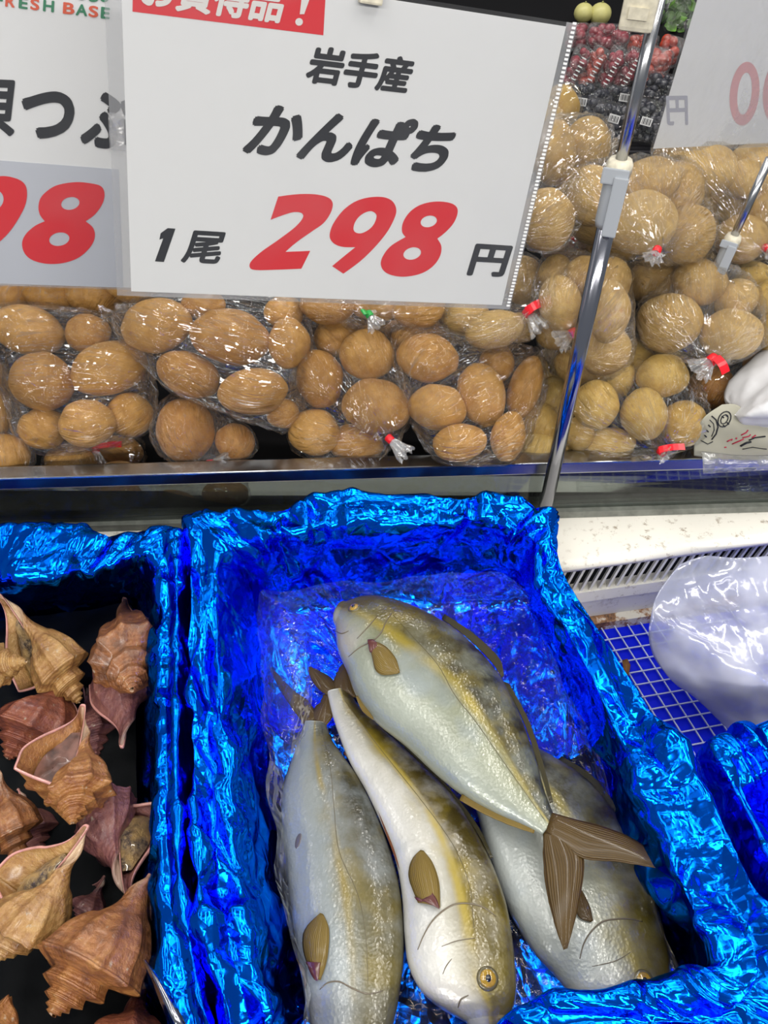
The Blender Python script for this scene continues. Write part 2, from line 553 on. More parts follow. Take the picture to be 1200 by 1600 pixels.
def facets(s, t, per, seed):
    """height of a crumpled sheet: flat triangles between random points of random height, periodic along s"""
    from mathutils.geometry import delaunay_2d_cdt
    out = np.zeros(len(s))
    tmax = t.max()
    for lev, (sp, amp, st) in enumerate(((0.080, 0.0125, 1.5), (0.036, 0.0075, 1.2), (0.016, 0.0032, 1.0))):
        r = np.random.RandomState(seed * 10 + lev)
        cnt = int(per * tmax / (sp * sp))
        px = r.uniform(0, per, cnt); py = r.uniform(-sp, tmax + sp, cnt)
        h = r.uniform(-1, 1, cnt)
        mod = 1.0
        pts = []; hs = []
        for k in (-1, 0, 1):
            for x, y, hh in zip(px, py, h):
                X = x + k * per
                if -3 * sp < X < per + 3 * sp:
                    pts.append(Vector((X, y / st))); hs.append(hh)
        vo, ed, fa, ov, oe, of = delaunay_2d_cdt(pts, [], [], 0, 1e-6)
        hv = [hs[o[0]] for o in ov]
        acc = np.zeros(len(s)); done = np.zeros(len(s), bool)
        Q = np.stack([s, t / st], axis=1)
        order = np.argsort(Q[:, 0]); xs_s = Q[order, 0]
        for f in fa:
            a, b, c = (np.array(vo[i][:]) for i in f)
            lo = np.searchsorted(xs_s, min(a[0], b[0], c[0]) - 1e-6); hi = np.searchsorted(xs_s, max(a[0], b[0], c[0]) + 1e-6)
            if hi <= lo: continue
            idx = order[lo:hi]
            q = Q[idx]
            det = (b[1] - c[1]) * (a[0] - c[0]) + (c[0] - b[0]) * (a[1] - c[1])
            if abs(det) < 1e-12: continue
            w0 = ((b[1] - c[1]) * (q[:, 0] - c[0]) + (c[0] - b[0]) * (q[:, 1] - c[1])) / det
            w1 = ((c[1] - a[1]) * (q[:, 0] - c[0]) + (a[0] - c[0]) * (q[:, 1] - c[1])) / det
            w2 = 1 - w0 - w1
            ok = (w0 > -1e-6) & (w1 > -1e-6) & (w2 > -1e-6)
            acc[idx[ok]] = w0[ok] * hv[f[0]] + w1[ok] * hv[f[1]] + w2[ok] * hv[f[2]]
        out += acc * amp
    return out

def foil_box(name, label, rings, per=28, prof=20, seed=1, amp=1.0, group=None):
    """rings: closed loops of 3-D control points, all of the same count, outermost first; the last ring is closed to its centre"""
    loops = [catmull([tuple(p) for p in r], per, True) for r in rings]
    c = loops[-1].mean(axis=0)
    loops.append(c + (loops[-1] - c) * 0.5)
    loops.append(c + (loops[-1] - c) * 0.04)
    loops = np.array(loops)                  # R x N x 3
    N = loops.shape[1]
    cols = [catmull(loops[:, i], prof) for i in range(N)]
    V = np.array(cols)                       # N x M x 3
    n, m = V.shape[:2]
    P = V.reshape(-1, 3)
    me = bpy.data.meshes.new('foil_liner')
    me.from_pydata([tuple(p) for p in P], [], grid_faces(n, m, True))
    me.update()
    nor = np.zeros(len(P) * 3)
    me.vertex_normals.foreach_get('vector', nor)
    nor = nor.reshape(-1, 3)
    # creases run along the perimeter coordinate and, stretched, down the walls; the 3-D term breaks them up
    per_len = np.linalg.norm(np.diff(loops[1], axis=0), axis=1).sum()
    ang = np.repeat(np.arange(n) / n * 2 * math.pi, m)
    tt = np.concatenate([[0], np.cumsum(np.linalg.norm(np.diff(V[n // 4], axis=0), axis=1))])
    R0 = per_len / (2 * math.pi)
    S = np.stack([R0 * np.cos(ang), R0 * np.sin(ang), np.tile(tt, n) * 0.55], axis=1)
    d = facets(ang * R0, np.tile(tt, n), per_len, seed) * amp + crumple(P, seed + 50, amp * 0.22)
    floor_f = np.clip((P[:, 2] - P[:, 2].min() + 0.0) / 0.03, 0.25, 1)
    d = d * floor_f
    P2 = P + nor * d[:, None]
    me.vertices.foreach_set('co', P2.ravel())
    me.update()
    root = empty(name, (float(c[0]), float(c[1]), float(c[2])))
    tag(root, label, 'box', group)
    o = link_mesh('foil_liner', me, M['foil'], root)
    return root, o

def ringz(px, z):
    zs = z if hasattr(z, '__len__') else [z] * len(px)
    return [at_z(x, y, zz) for (x, y), zz in zip(px, zs)]
def outward(ring, k, z):
    c = sum((Vector(p) for p in ring), Vector()) / len(ring)
    out = []
    for i, p in enumerate(ring):
        d = (p - c); d.z = 0; d.normalize()
        q = p + d * k
        q.z = z[i] if hasattr(z, '__len__') else z
        out.append(q)
    return out

# fish box: 21 control points from the back left corner clockwise
oc = [(296, 830), (350, 808), (450, 785), (560, 770), (680, 774), (770, 766), (848, 788), (886, 890), (941, 1000), (1036, 1140), (1112, 1250), (1180, 1370),
      (1235, 1500), (1190, 1640), (950, 1640), (740, 1680), (420, 1740), (340, 1560), (304, 1380), (298, 1180), (295, 980)]
ocz = [.105, .115, .12, .125, .125, .125, .12, .11, .10, .095, .09, .09, .085, .07, .065, .06, .08, .09, .09, .09, .095]
ic = [(345, 868), (395, 850), (470, 832), (570, 822), (690, 828), (770, 822), (825, 850), (848, 935), (898, 1025), (968, 1165), (1018, 1275), (1062, 1400),
      (1120, 1520), (1030, 1544), (870, 1556), (730, 1606), (470, 1680), (420, 1560), (382, 1400), (362, 1230), (350, 1040)]
icz = [.105, .11, .115, .115, .115, .11, .105, .10, .095, .09, .085, .085, .08, .075, .07, .06, .075, .085, .085, .085, .095]
fl = [(428, 962), (470, 958), (520, 952), (590, 948), (690, 944), (770, 944), (835, 955), (866, 1045), (896, 1130), (926, 1230), (966, 1335), (1015, 1440),
      (1062, 1550), (1000, 1590), (870, 1612), (720, 1650), (520, 1700), (482, 1580), (460, 1430), (442, 1270), (428, 1110)]
R_oc = ringz(oc, ocz); R_ic = ringz(ic, icz); R_fl = ringz(fl, -0.03)
R_mid = [(a + b) / 2 + Vector((0, 0, 0.006 + 0.006 * noise.noise(Vector((i * 1.7, 0.3, 0))))) for i, (a, b) in enumerate(zip(R_oc, R_ic))]
R_mid = [p - Vector((0, 0, 0.004)) if i not in range(1, 7) else p for i, p in enumerate(R_mid)]
R_in = [a * 0.62 + b * 0.38 for a, b in zip(R_ic, R_fl)]
skz = [0.055 if i <= 7 else -0.09 for i in range(21)]
R_sk = outward(R_oc, 0.004, skz)
fish_box, fish_foil = foil_box('fish_box', 'box lined with crumpled blue foil holding four silvery yellow striped fish', [R_sk, R_oc, R_mid, R_ic, R_in, R_fl], per=26, prof=17, seed=5, amp=1.0)

# whelk box on the left
oc = [(-190, 830), (-40, 824), (90, 825), (190, 828), (274, 838), (284, 930), (286, 1050), (288, 1200), (292, 1370), (322, 1540), (345, 1700), (100, 1780), (-250, 1760), (-330, 1400), (-260, 1050)]
ocz = [.10, .10, .10, .10, .10, .095, .09, .09, .09, .09, .09, .09, .09, .09, .09]
ic = [(-150, 910), (-40, 902), (60, 905), (140, 896), (222, 872), (246, 945), (240, 1050), (238, 1200), (242, 1370), (252, 1540), (256, 1690), (70, 1720), (-210, 1700), (-280, 1400), (-220, 1100)]
icz = [.09] * 15
fl = [(-130, 985), (-40, 980), (50, 975), (130, 965), (205, 955), (214, 1010), (216, 1100), (218, 1230), (222, 1380), (226, 1540), (226, 1640), (70, 1680), (-180, 1670), (-240, 1400), (-190, 1150)]
W_oc = ringz(oc, ocz); W_ic = ringz(ic, icz); W_fl = ringz(fl, -0.035)
W_mid = [(a + b) / 2 + Vector((0, 0, 0.005 + 0.006 * noise.noise(Vector((i * 1.7, 5.3, 0))))) for i, (a, b) in enumerate(zip(W_oc, W_ic))]
W_in = [a * 0.6 + b * 0.4 for a, b in zip(W_ic, W_fl)]
W_sk = outward(W_oc, 0.0015, [0.05 if i <= 4 else -0.09 for i in range(15)])
foil_box('whelk_box', 'box lined with crumpled blue foil full of brown whelks', [W_sk, W_oc, W_mid, W_ic, W_in, W_fl], per=30, prof=15, seed=9, amp=0.62)

# third box on the right
oc = [(1112, 1188), (1150, 1160), (1200, 1142), (1320, 1120), (1480, 1110), (1580, 1280), (1640, 1500), (1560, 1640), (1420, 1660), (1310, 1600), (1232, 1440), (1170, 1310)]
ic = [(1165, 1245), (1195, 1222), (1235, 1205), (1330, 1185), (1440, 1185), (1510, 1310), (1560, 1470), (1500, 1570), (1420, 1590), (1350, 1540), (1270, 1420), (1210, 1330)]
fl = [(1175, 1300), (1200, 1285), (1230, 1275), (1310, 1260), (1380, 1260), (1430, 1350), (1470, 1460), (1430, 1530), (1370, 1540), (1310, 1500), (1250, 1420), (1200, 1360)]
T_oc = ringz(oc, 0.06); T_ic = ringz(ic, 0.055); T_fl = ringz(fl, -0.03)
T_mid = [(a + b) / 2 + Vector((0, 0, 0.012)) for a, b in zip(T_oc, T_ic)]
T_sk = outward(T_oc, 0.002, -0.09)
foil_box('empty_box', 'blue foil covered box edge beside the milky plastic sheet', [T_sk, T_oc, T_mid, T_ic, T_fl], per=30, prof=18, seed=23, amp=1.0)
# ------------------------------------------------------------------ potatoes and their bags
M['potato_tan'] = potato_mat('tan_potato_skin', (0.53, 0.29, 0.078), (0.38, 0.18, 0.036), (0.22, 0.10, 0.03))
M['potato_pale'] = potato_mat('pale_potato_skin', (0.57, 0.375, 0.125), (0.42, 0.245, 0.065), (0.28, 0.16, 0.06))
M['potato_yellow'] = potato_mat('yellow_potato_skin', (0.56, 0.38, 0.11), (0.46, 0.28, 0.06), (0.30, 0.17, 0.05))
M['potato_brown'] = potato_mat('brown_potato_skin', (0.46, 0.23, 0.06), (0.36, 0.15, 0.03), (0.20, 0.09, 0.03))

def potato_shape(seed):
    r = random.Random(seed)
    bm = bmesh.new()
    bmesh.ops.create_icosphere(bm, subdivisions=4, radius=1.0)
    s = seed * 3.7
    eyes = [Vector((r.uniform(-1, 1), r.uniform(-1, 1), r.uniform(-1, 1))).normalized() for _ in range(7)]
    for v in bm.verts:
        p = v.co.normalized()
        k = 1 + 0.085 * noise.noise(p * 1.1 + Vector((s, 0, 0))) + 0.035 * noise.noise(p * 2.6 + Vector((0, s, 0)))
        # blunt ends
        k *= 1 + 0.04 * (abs(p.x) ** 4)
        for e in eyes:
            d = (p - e).length
            k -= 0.030 * math.exp(-(d / 0.11) ** 2)
        v.co = p * k
    me = bpy.data.meshes.new('potato')
    bm.to_mesh(me); bm.free()
    me.polygons.foreach_set('use_smooth', [True] * len(me.polygons))
    return me
POT_SHAPES = [potato_shape(i + 1) for i in range(7)]
POT_MESH = {}
def pot_mesh(i, matname):
    key = (i, matname)
    if key not in POT_MESH:
        me = POT_SHAPES[i].copy()
        me.name = 'potato'
        me.materials.append(M[matname])
        POT_MESH[key] = me
    return POT_MESH[key]

# heap plane: through (y .745, z .135), slope 0.85
HP = Vector((0, 0.775, 0.140)); HN = Vector((0, -0.85, 1)).normalized()

# bags: name -> phrase, tone, lift (towards the camera, metres), potatoes (x, y, rx, ry, rot), neck px / tape / tuft
BAGS = [
 ('far left strip', 'in the bag cut off at the left edge', 'potato_tan', 0.0, [(-8, 640, 26, 42, 0), (8, 712, 36, 34, 0), (-45, 585, 45, 45, 0)], None),
 ('top left', 'in the bag under the left price sign', 'potato_tan', -0.02, [(12, 455, 38, 34, 0), (80, 452, 46, 36, 5), (150, 455, 45, 36, -5), (205, 440, 40, 34, 0)], None),
 ('behind A', 'in the dark lowest bag behind the left bag', 'potato_tan', -0.055, [(182, 706, 38, 25, 0), (186, 742, 30, 24, 0), (110, 725, 36, 30, 0)], dict(neck=(150, 702), tip=(151, 722), tape='tape', flag=(190, 694), dep=0.055)),
 ('A', 'in the big bag at far left', 'potato_tan', 0.0, [(45, 516, 54, 38, 15), (138, 521, 34, 31, 0), (203, 648, 36, 36, 0), (68, 669, 37, 34, 0), (170, 575, 60, 42, -18), (66, 597, 49, 47, 20), (137, 661, 43, 39, 0)], dict(neck=(228, 600), tip=(236, 610), none=True)),
 ('B', 'in the wide bag under the main sign', 'potato_tan', 0.015, [(445, 488, 32, 26, 0), (318, 476, 34, 24, 0), (442, 646, 26, 25, 0), (452, 536, 34, 40, 0), (295, 585, 51, 37, 22), (245, 508, 56, 44, -10), (360, 527, 64, 44, 12), (397, 612, 57, 38, -6)], dict(neck=(178, 490), tip=(160, 492), dep=0.0, clear=True)),
 ('C', 'in the small bag with red tie on the rail', 'potato_brown', 0.0, [(367, 690, 30, 30, 0), (290, 672, 47, 50, 5)], dict(neck=(329, 724), tip=(352, 722), tape='tape', dep=0.02)),
 ('D', 'in the bag with red tie left of centre', 'potato_tan', 0.0, [(525, 527, 34, 32, 0), (556, 694, 44, 32, 10), (492, 676, 40, 37, 0), (499, 592, 37, 46, -8), (573, 553, 43, 41, 0), (588, 637, 54, 44, 12)], dict(neck=(609, 686), tip=(632, 708), tape='tape', dep=0.03)),
 ('E', 'in the untied bag of long potatoes at centre', 'potato_tan', 0.01, [(640, 530, 30, 24, 0), (820, 606, 26, 50, 18), (776, 567, 28, 30, 0), (794, 682, 28, 40, 14), (668, 559, 50, 38, 5), (753, 616, 38, 52, -22), (684, 636, 47, 37, 8), (718, 691, 44, 31, -6)], dict(neck=(838, 552), tip=(846, 545), none=True)),
 ('F', 'in the bag with green tie', 'potato_tan', 0.02, [(512, 478, 44, 30, 0), (590, 472, 44, 30, 0), (655, 480, 44, 33, -8)], dict(neck=(577, 492), tip=(587, 508), tape='green_tape', dep=0.035, flag=(566, 489))),
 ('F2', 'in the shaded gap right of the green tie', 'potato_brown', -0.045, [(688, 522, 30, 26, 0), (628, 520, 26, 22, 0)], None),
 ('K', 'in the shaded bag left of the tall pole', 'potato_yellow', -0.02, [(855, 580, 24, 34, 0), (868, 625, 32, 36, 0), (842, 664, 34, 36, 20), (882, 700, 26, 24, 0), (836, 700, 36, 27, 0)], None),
 ('G', 'in the red tied bag at the sign corner', 'potato_pale', 0.015, [(726, 494, 40, 30, 0), (812, 512, 28, 24, 0), (818, 438, 32, 38, 0), (772, 515, 46, 31, -8)], dict(neck=(825, 489), tip=(842, 512), tape='tape', dep=0.035, flag=(846, 473), w=1.2)),
 ('H', 'in the pale bag crossed by the tall pole', 'potato_pale', 0.025, [(868, 522, 30, 26, 0), (905, 572, 40, 28, 10), (868, 432, 30, 34, 0), (911, 432, 34, 34, 0), (956, 440, 27, 40, 0), (942, 548, 42, 42, 0), (876, 475, 36, 46, -15), (952, 490, 34, 50, 0)], dict(neck=(894, 521), tip=(876, 532), tape='tape', dep=0.05, w=1.2)),
 ('J', 'above the red tape bag, right of the tall pole', 'potato_pale', 0.0, [(1024, 440, 43, 36, 0)], None),
 ('I', 'in the bag with the big red tape', 'potato_pale', 0.03, [(1148, 466, 36, 32, 0), (1093, 442, 42, 38, 0), (1046, 504, 51, 48, 5), (1142, 523, 48, 42, -5)], dict(neck=(1112, 563), tip=(1094, 578), tape='tape', dep=0.04, flag=(1134, 583), w=1.4)),
 ('N', 'in the bag of round yellow potatoes', 'potato_yellow', 0.01, [(992, 560, 30, 32, 0), (905, 678, 24, 28, 0), (962, 588, 34, 35, 0), (1035, 587, 40, 34, 0), (1068, 662, 36, 37, 0), (948, 692, 43, 26, -5), (931, 633, 37, 39, 0), (1006, 647, 38, 42, 0)], dict(neck=(1034, 706), tip=(1041, 711), tape='tape', dep=0.03, flag=(1070, 698))),
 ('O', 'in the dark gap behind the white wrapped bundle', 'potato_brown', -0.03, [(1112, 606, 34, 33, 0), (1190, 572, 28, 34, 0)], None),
 ('P', 'in the bag at the right edge behind the thin pole', 'potato_yellow', 0.0, [(1172, 436, 32, 30, 0), (1176, 478, 22, 22, 0), (1204, 466, 28, 30, 0), (1212, 520, 34, 34, 0)], None),
 ('Q', 'in the large pale bag under the pole collar', 'potato_pale', 0.02, [(960, 382, 42, 30, 0), (928, 350, 34, 34, 0), (924, 308, 38, 46, 0), (1062, 300, 40, 44, 0), (1018, 284, 50, 36, -8), (1076, 366, 42, 46, 0), (1004, 346, 54, 50, 10)], dict(neck=(1026, 392), tip=(1020, 404), tape='tape', dep=0.05)),
 ('R', 'in the tall pale bag beside the main sign', 'potato_pale', 0.02, [(916, 226, 38, 40, 0), (893, 300, 26, 36, 0), (866, 240, 36, 48, 0), (856, 342, 44, 48, -10)], dict(neck=(952, 222), tip=(966, 226), clear=True, dep=0.0)),
 ('S', 'in the topmost bag by the sign edge', 'potato_yellow', -0.01, [(874, 170, 30, 34, 0), (850, 190, 30, 34, 0)], None),
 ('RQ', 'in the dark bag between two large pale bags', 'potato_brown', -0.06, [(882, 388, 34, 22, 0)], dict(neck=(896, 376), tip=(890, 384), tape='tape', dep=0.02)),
 ('U', 'in the bag at upper right', 'potato_pale', 0.0, [(1044, 250, 26, 26, 0), (1178, 256, 40, 32, 0), (1110, 324, 32, 34, 0), (1150, 324, 30, 36, 0), (1186, 322, 28, 38, 0), (1164, 284, 36, 30, 0), (1158, 374, 40, 38, 0), (1100, 265, 60, 44, 0)], dict(neck=(1198, 388), tip=(1206, 392), tape='tape', dep=0.02)),
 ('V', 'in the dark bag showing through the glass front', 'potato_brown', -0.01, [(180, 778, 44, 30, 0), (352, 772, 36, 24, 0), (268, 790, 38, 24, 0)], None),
]
BAG_LABEL = {
 'far left strip': 'clear bag of potatoes cut off by the left picture edge',
 'top left': 'clear bag of potatoes half hidden under the left price sign',
 'behind A': 'dark clear potato bag with red tie beneath the big left bag',
 'A': 'big clear bag of seven tan potatoes at far left',
 'B': 'wide glossy clear potato bag just under the main price sign',
 'C': 'small clear bag with one big brown potato and red tie on the rail',
 'D': 'clear potato bag with red tie and white tuft left of centre',
 'E': 'clear bag of long tan potatoes in the middle of the front row',
 'F': 'clear potato bag with green tie under the sign bottom edge',
 'F2': 'shaded clear potato bag in the gap right of the green tie',
 'K': 'shaded clear potato bag on the rail left of the tall pole',
 'G': 'clear potato bag with red tape at the lower right sign corner',
 'H': 'pale clear potato bag with white tuft crossed by the tall pole',
 'J': 'clear bag with one potato above the big red tape bag',
 'I': 'clear bag of big pale potatoes with wide red tape strip',
 'N': 'clear bag of round yellow potatoes at the rail right of the tall pole',
 'O': 'shaded clear potato bag behind the white wrapped bundle',
 'P': 'clear bag of yellow potatoes at the right edge beside the thin pole',
 'Q': 'large cloudy potato bag with red tie under the pole collar',
 'R': 'tall cloudy potato bag standing beside the main sign edge',
 'S': 'topmost clear potato bag peeking out beside the main sign',
 'RQ': 'dark clear potato bag with red tie between two large pale bags',
 'U': 'glossy clear potato bag at upper right below the reversed sign',
 'V': 'dark clear potato bag seen through the glass below the rail',
}
pots = []
for bi, (key, phrase, tone, lift, plist, neck) in enumerate(BAGS):
    for k, (px, py, rx, ry, rot) in enumerate(plist):
        if key == 'V':
            p = at_y(px, py, 0.745)
        else:
            p = at_plane(px, py, HP, HN)
        d = (p - CO).length
        vd = (p - CO).normalized()
        p = p - vd * (lift + 0.004 * k)
        dep = (p - CO).dot(FW)
        pots.append(dict(b=bi, p=p, vd=vd, a=rx / F * dep, c=ry / F * dep, rot=math.radians(rot), px=px, py=py, order=lift * 100 + 0.4 * k + 0.01 * bi, tone=tone))
# ease overlapping potatoes apart along the line of sight, so none runs through another
for it in range(60):
    for i in range(len(pots)):
        A = pots[i]
        for j in range(i + 1, len(pots)):
            B = pots[j]
            dv = B['p'] - A['p']
            if abs(dv.x) > 0.12 or dv.length > 0.12: continue
            ra = math.sqrt(A['a'] * A['c']); rb = math.sqrt(B['a'] * B['c'])
            need = 0.90 * (ra + rb)
            if dv.length < need:
                # separation along the view line that reaches the needed distance
                vd = A['vd']
                along = dv.dot(vd)
                perp2 = max(dv.length_squared - along * along, 0)
                want = math.sqrt(max(need * need - perp2, 0))
                front = B if B['order'] >= A['order'] else A
                back = A if front is B else B
                cur = (back['p'] - front['p']).dot(vd)
                mv = max(want - cur, 0) * 0.25
                mv = min(mv, 0.004)
                if not (BAGS[front['b']][0] == 'V'):
                    front['p'] = front['p'] - vd * mv * 0.5
                if not (BAGS[back['b']][0] == 'V'):
                    back['p'] = back['p'] + vd * mv * 0.5
for P in pots:                                # sizes follow the new distance
    d0 = (at_plane(P['px'], P['py'], HP, HN) - CO).dot(FW)
    # keep clear of the glass and rail
    ymin = vec_line(back_a, back_b, P['p'].x).y + 0.022 + 0.8 * P['c'] if P['p'].z < Z_RAIL + 0.03 else 0
    if P['p'].y < ymin:
        P['p'] = P['p'] + P['vd'] * ((ymin - P['p'].y) / P['vd'].y)
    d1 = (P['p'] - CO).dot(FW)
    if BAGS[P['b']][0] != 'V':
        P['a'] *= d1 / d0; P['c'] *= d1 / d0

def place_words(members):
    """a place for every potato of a bag: rows from the top down, then left to right"""
    n = len(members)
    if n == 1: return ['single']
    ms = sorted(range(n), key=lambda i: members[i]['py'])
    nrow = 1 if n <= 2 else (2 if n <= 5 else 3)
    words = [None] * n
    rows = np.array_split(np.array(ms), nrow)
    rn = {1: [''], 2: ['upper ', 'lower '], 3: ['upper ', 'middle ', 'lower ']}[nrow]
    for w, row in zip(rn, rows):
        row = sorted(row, key=lambda i: members[i]['px'])
        cw = {1: ['only'], 2: ['left', 'right'], 3: ['left', 'middle', 'right']}[len(row)]
        if nrow > 1 and len(row) == 1: cw = ['']
        for i, c in zip(row, cw):
            words[i] = (w + 'row ' + c).strip() if w and c else (w + c).strip()
    return words

def bag_mesh(name, members, neck_p, root, seed, lo=1.05, film='film'):
    bm = bmesh.new()
    dirs = [Vector(v.co) for v in POT_SHAPES[0].vertices[:162]]
    for P in members:
        Mx = P['mat']
        for d in dirs:
            bm.verts.new(Mx @ (d.normalized() * (lo + 0.09)))
    if neck_p is not None:
        for k in range(8):
            a = k * math.pi / 4
            bm.verts.new(neck_p + (RT * math.cos(a) + UP * math.sin(a)) * 0.005)
    r = bmesh.ops.convex_hull(bm, input=bm.verts)
    bmesh.ops.delete(bm, geom=list({g for g in r['geom_interior'] + r['geom_unused'] if isinstance(g, bmesh.types.BMVert) and g.is_valid}), context='VERTS')
    loose = [v for v in bm.verts if not v.link_faces]
    bmesh.ops.delete(bm, geom=loose, context='VERTS')
    for _ in range(4):
        es = [e for e in bm.edges if e.calc_length() > 0.011]
        if not es: break
        bmesh.ops.subdivide_edges(bm, edges=es, cuts=1, use_grid_fill=False)
        bmesh.ops.triangulate(bm, faces=[f for f in bm.faces if len(f.verts) > 3])
    for _ in range(3):
        bmesh.ops.smooth_vert(bm, verts=bm.verts, factor=0.5, use_axis_x=True, use_axis_y=True, use_axis_z=True)
    c = sum((P['p'] for P in members), Vector()) / len(members)
    nk = neck_p if neck_p is not None else c + Vector((0.02, 0.01, 0.08))
    ax = (c - nk).normalized()
    e1 = ax.orthogonal().normalized(); e2 = ax.cross(e1)
    bm.normal_update()
    mv = {}
    L = max((v.co - nk).length for v in bm.verts)
    for v in bm.verts:
        q = v.co - nk
        ang = math.atan2(q.dot(e2), q.dot(e1))
        rho = q.length / L
        ca, sa = math.cos(ang), math.sin(ang)
        nz = noise.noise(Vector((ca * 7.5 + seed, sa * 7.5, rho * 1.6)))
        n2 = noise.noise(v.co * 26 + Vector((seed * 2.1, 0, 0)))
        gather = max(0.0, 1 - rho / 0.45)
        pl = math.sin(ang * 15 + seed) * 0.0030 * gather
        rg = 1 - 2.2 * abs(noise.noise(Vector((ca * 5.0 - seed, sa * 5.0, rho * 2.6 + seed))))
        mv[v] = v.normal * (0.0032 * nz + 0.0022 * n2 + pl + 0.0050 * max(0, rg) ** 2)
    for v, d in mv.items(): v.co += d
    # the film stays outside every potato it wraps
    inv = [(P['mat'].inverted(), P['mat']) for P in members]
    for v in bm.verts:
        for im, mm in inv:
            q = im @ v.co
            l = q.length
            if l < 1.13: v.co = mm @ (q * (1.13 / max(l, 1e-4)))
    uvl = bm.loops.layers.uv.new('UVMap')
    for f in bm.faces:
        for lp in f.loops:
            q = lp.vert.co - nk
            ang = math.atan2(abs(q.dot(e2)), q.dot(e1))
            lp[uvl].uv = (ang / math.pi + (0.0 if q.dot(e2) >= 0 else 3.0) * 0, q.length / L)
    return bm_obj('film', bm, M[film], root, smooth=True)

def potato_bag(bi):
    key, phrase, tone, lift, plist, neck = BAGS[bi]
    members = [P for P in pots if P['b'] == bi]
    c = sum((P['p'] for P in members), Vector()) / len(members)
    root = empty('potato_bag', c)
    tag(root, BAG_LABEL[key], 'bag of potatoes', 'bagged potatoes heaped on the counter')
    ws = place_words(members)
    rr = random.Random(100 + bi)
    for k, P in enumerate(members):
        n = P['vd'] * -1
        ex = (RT - n * RT.dot(n)).normalized(); ey = n.cross(ex)
        ca, sa = math.cos(-P['rot']), math.sin(-P['rot'])
        X = ex * ca + ey * sa; Y = ey * ca - ex * sa
        # unroll: an arbitrary spin of the shape about its long axis
        if P['c'] > P['a']:
            X, Y = Y, -X
            a, b = P['c'], P['a']
        else:
            a, b = P['a'], P['c']
        sp = rr.uniform(0, 6.28)
        Y2 = Y * math.cos(sp) + n * math.sin(sp); Z2 = X.cross(Y2)
        dpt = b * 0.98
        R = Matrix((X, Y2, Z2)).transposed().to_4x4()
        mt = Matrix.Translation(P['p']) @ R @ Matrix.Diagonal((a * 0.98, b, dpt, 1))
        P['mat'] = mt
        o = bpy.data.objects.new('potato', pot_mesh((bi * 3 + k) % 7, tone))
        COL.objects.link(o)
        o.matrix_world = mt
        colw = {'potato_tan': 'tan', 'potato_pale': 'pale', 'potato_yellow': 'yellow', 'potato_brown': 'brown'}[tone]
        w = ws[k]
        tag(o, f'{colw} potato, {w}, {phrase}', 'potato', 'potatoes ' + phrase)
    nk = None
    front = min(members, key=lambda P: (P['p'] - CO).length)
    if neck:
        near = min(members, key=lambda P: (P['px'] - neck['neck'][0]) ** 2 + (P['py'] - neck['neck'][1]) ** 2)
        dep = (near['p'] - CO).dot(FW) - neck.get('dep', 0.0)
        nk = at_depth(*neck['neck'], dep)
        if nk.z < Z_RAIL + 0.02:
            ym = vec_line(back_a, back_b, nk.x).y + 0.028
            if nk.y < ym: nk = at_y(*neck['neck'], ym)
            dep = (nk - CO).dot(FW)
    bag_mesh('film', members, nk, root, bi * 1.7, film='film_cloudy' if key in ('Q', 'R', 'H', 'I', 'U', 'G', 'J') else 'film')
    if neck and not neck.get('none'):
        tip = at_depth(*neck['tip'], dep - 0.006)
        ax = (tip - nk).normalized()
        n = (CO - nk).normalized()
        s = ax.cross(n).normalized()
        n = s.cross(ax)
        w = neck.get('w', 1.0)
        # tuft: a pleated fan of gathered film beyond the tie
        L = (tip - nk).length * 1.25
        V = []; nu, nvv = 56, 9
        for i in range(nu):
            a = 2 * math.pi * i / nu
            for j in range(nvv):
                t = j / (nvv - 1)
                spread = 0.0034 * w + (0.0068 * w) * t ** 0.9
                ple = 1 + 0.20 * t * math.sin(a * 9 + bi) + 0.12 * t * math.sin(a * 17 + j)
                ln = L * t * (1 - 0.22 * t * (0.5 + 0.5 * math.sin(a * 7 + 1.3 * bi)))
                V.append(nk + ax * ln + (s * math.cos(a) + n * math.sin(a) * 0.6) * spread * ple)
        mesh_obj('gathered_end', V, grid_faces(nu, nvv, True), M['film'] if neck.get('clear') else M['tuft'], root)
        if neck.get('tape'):
            V = []
            for i in range(20):
                a = 2 * math.pi * i / 20
                for (hh, rr_) in ((-0.0040, 0.0042), (-0.0036, 0.0047), (0.0036, 0.0046), (0.0040, 0.0040)):
                    V.append(nk + ax * (hh * w) + (s * math.cos(a) + n * math.sin(a)) * rr_ * w)
            tp = mesh_obj('tie_tape', V, grid_faces(20, 4, True), M[neck['tape']], root)
            if neck.get('flag'):
                fl_ = at_depth(*neck['flag'], dep - 0.010)
                st = nk + n * 0.006 * w
                d = (fl_ - st); sd = d.cross(n).normalized() * 0.0042 * w
                V = []
                for i in range(6):
                    t = i / 5
                    q = st + d * t + n * 0.003 * math.sin(t * 3)
                    V += [q - sd, q + sd, q + sd - n * 0.0005, q - sd - n * 0.0005]
                mesh_obj('tape_flag', V, grid_faces(6, 4, False, True) + [(0, 1, 2, 3), (23, 22, 21, 20)], M[neck['tape']], root, smooth=False)

for bi in range(len(BAGS)):
    potato_bag(bi)
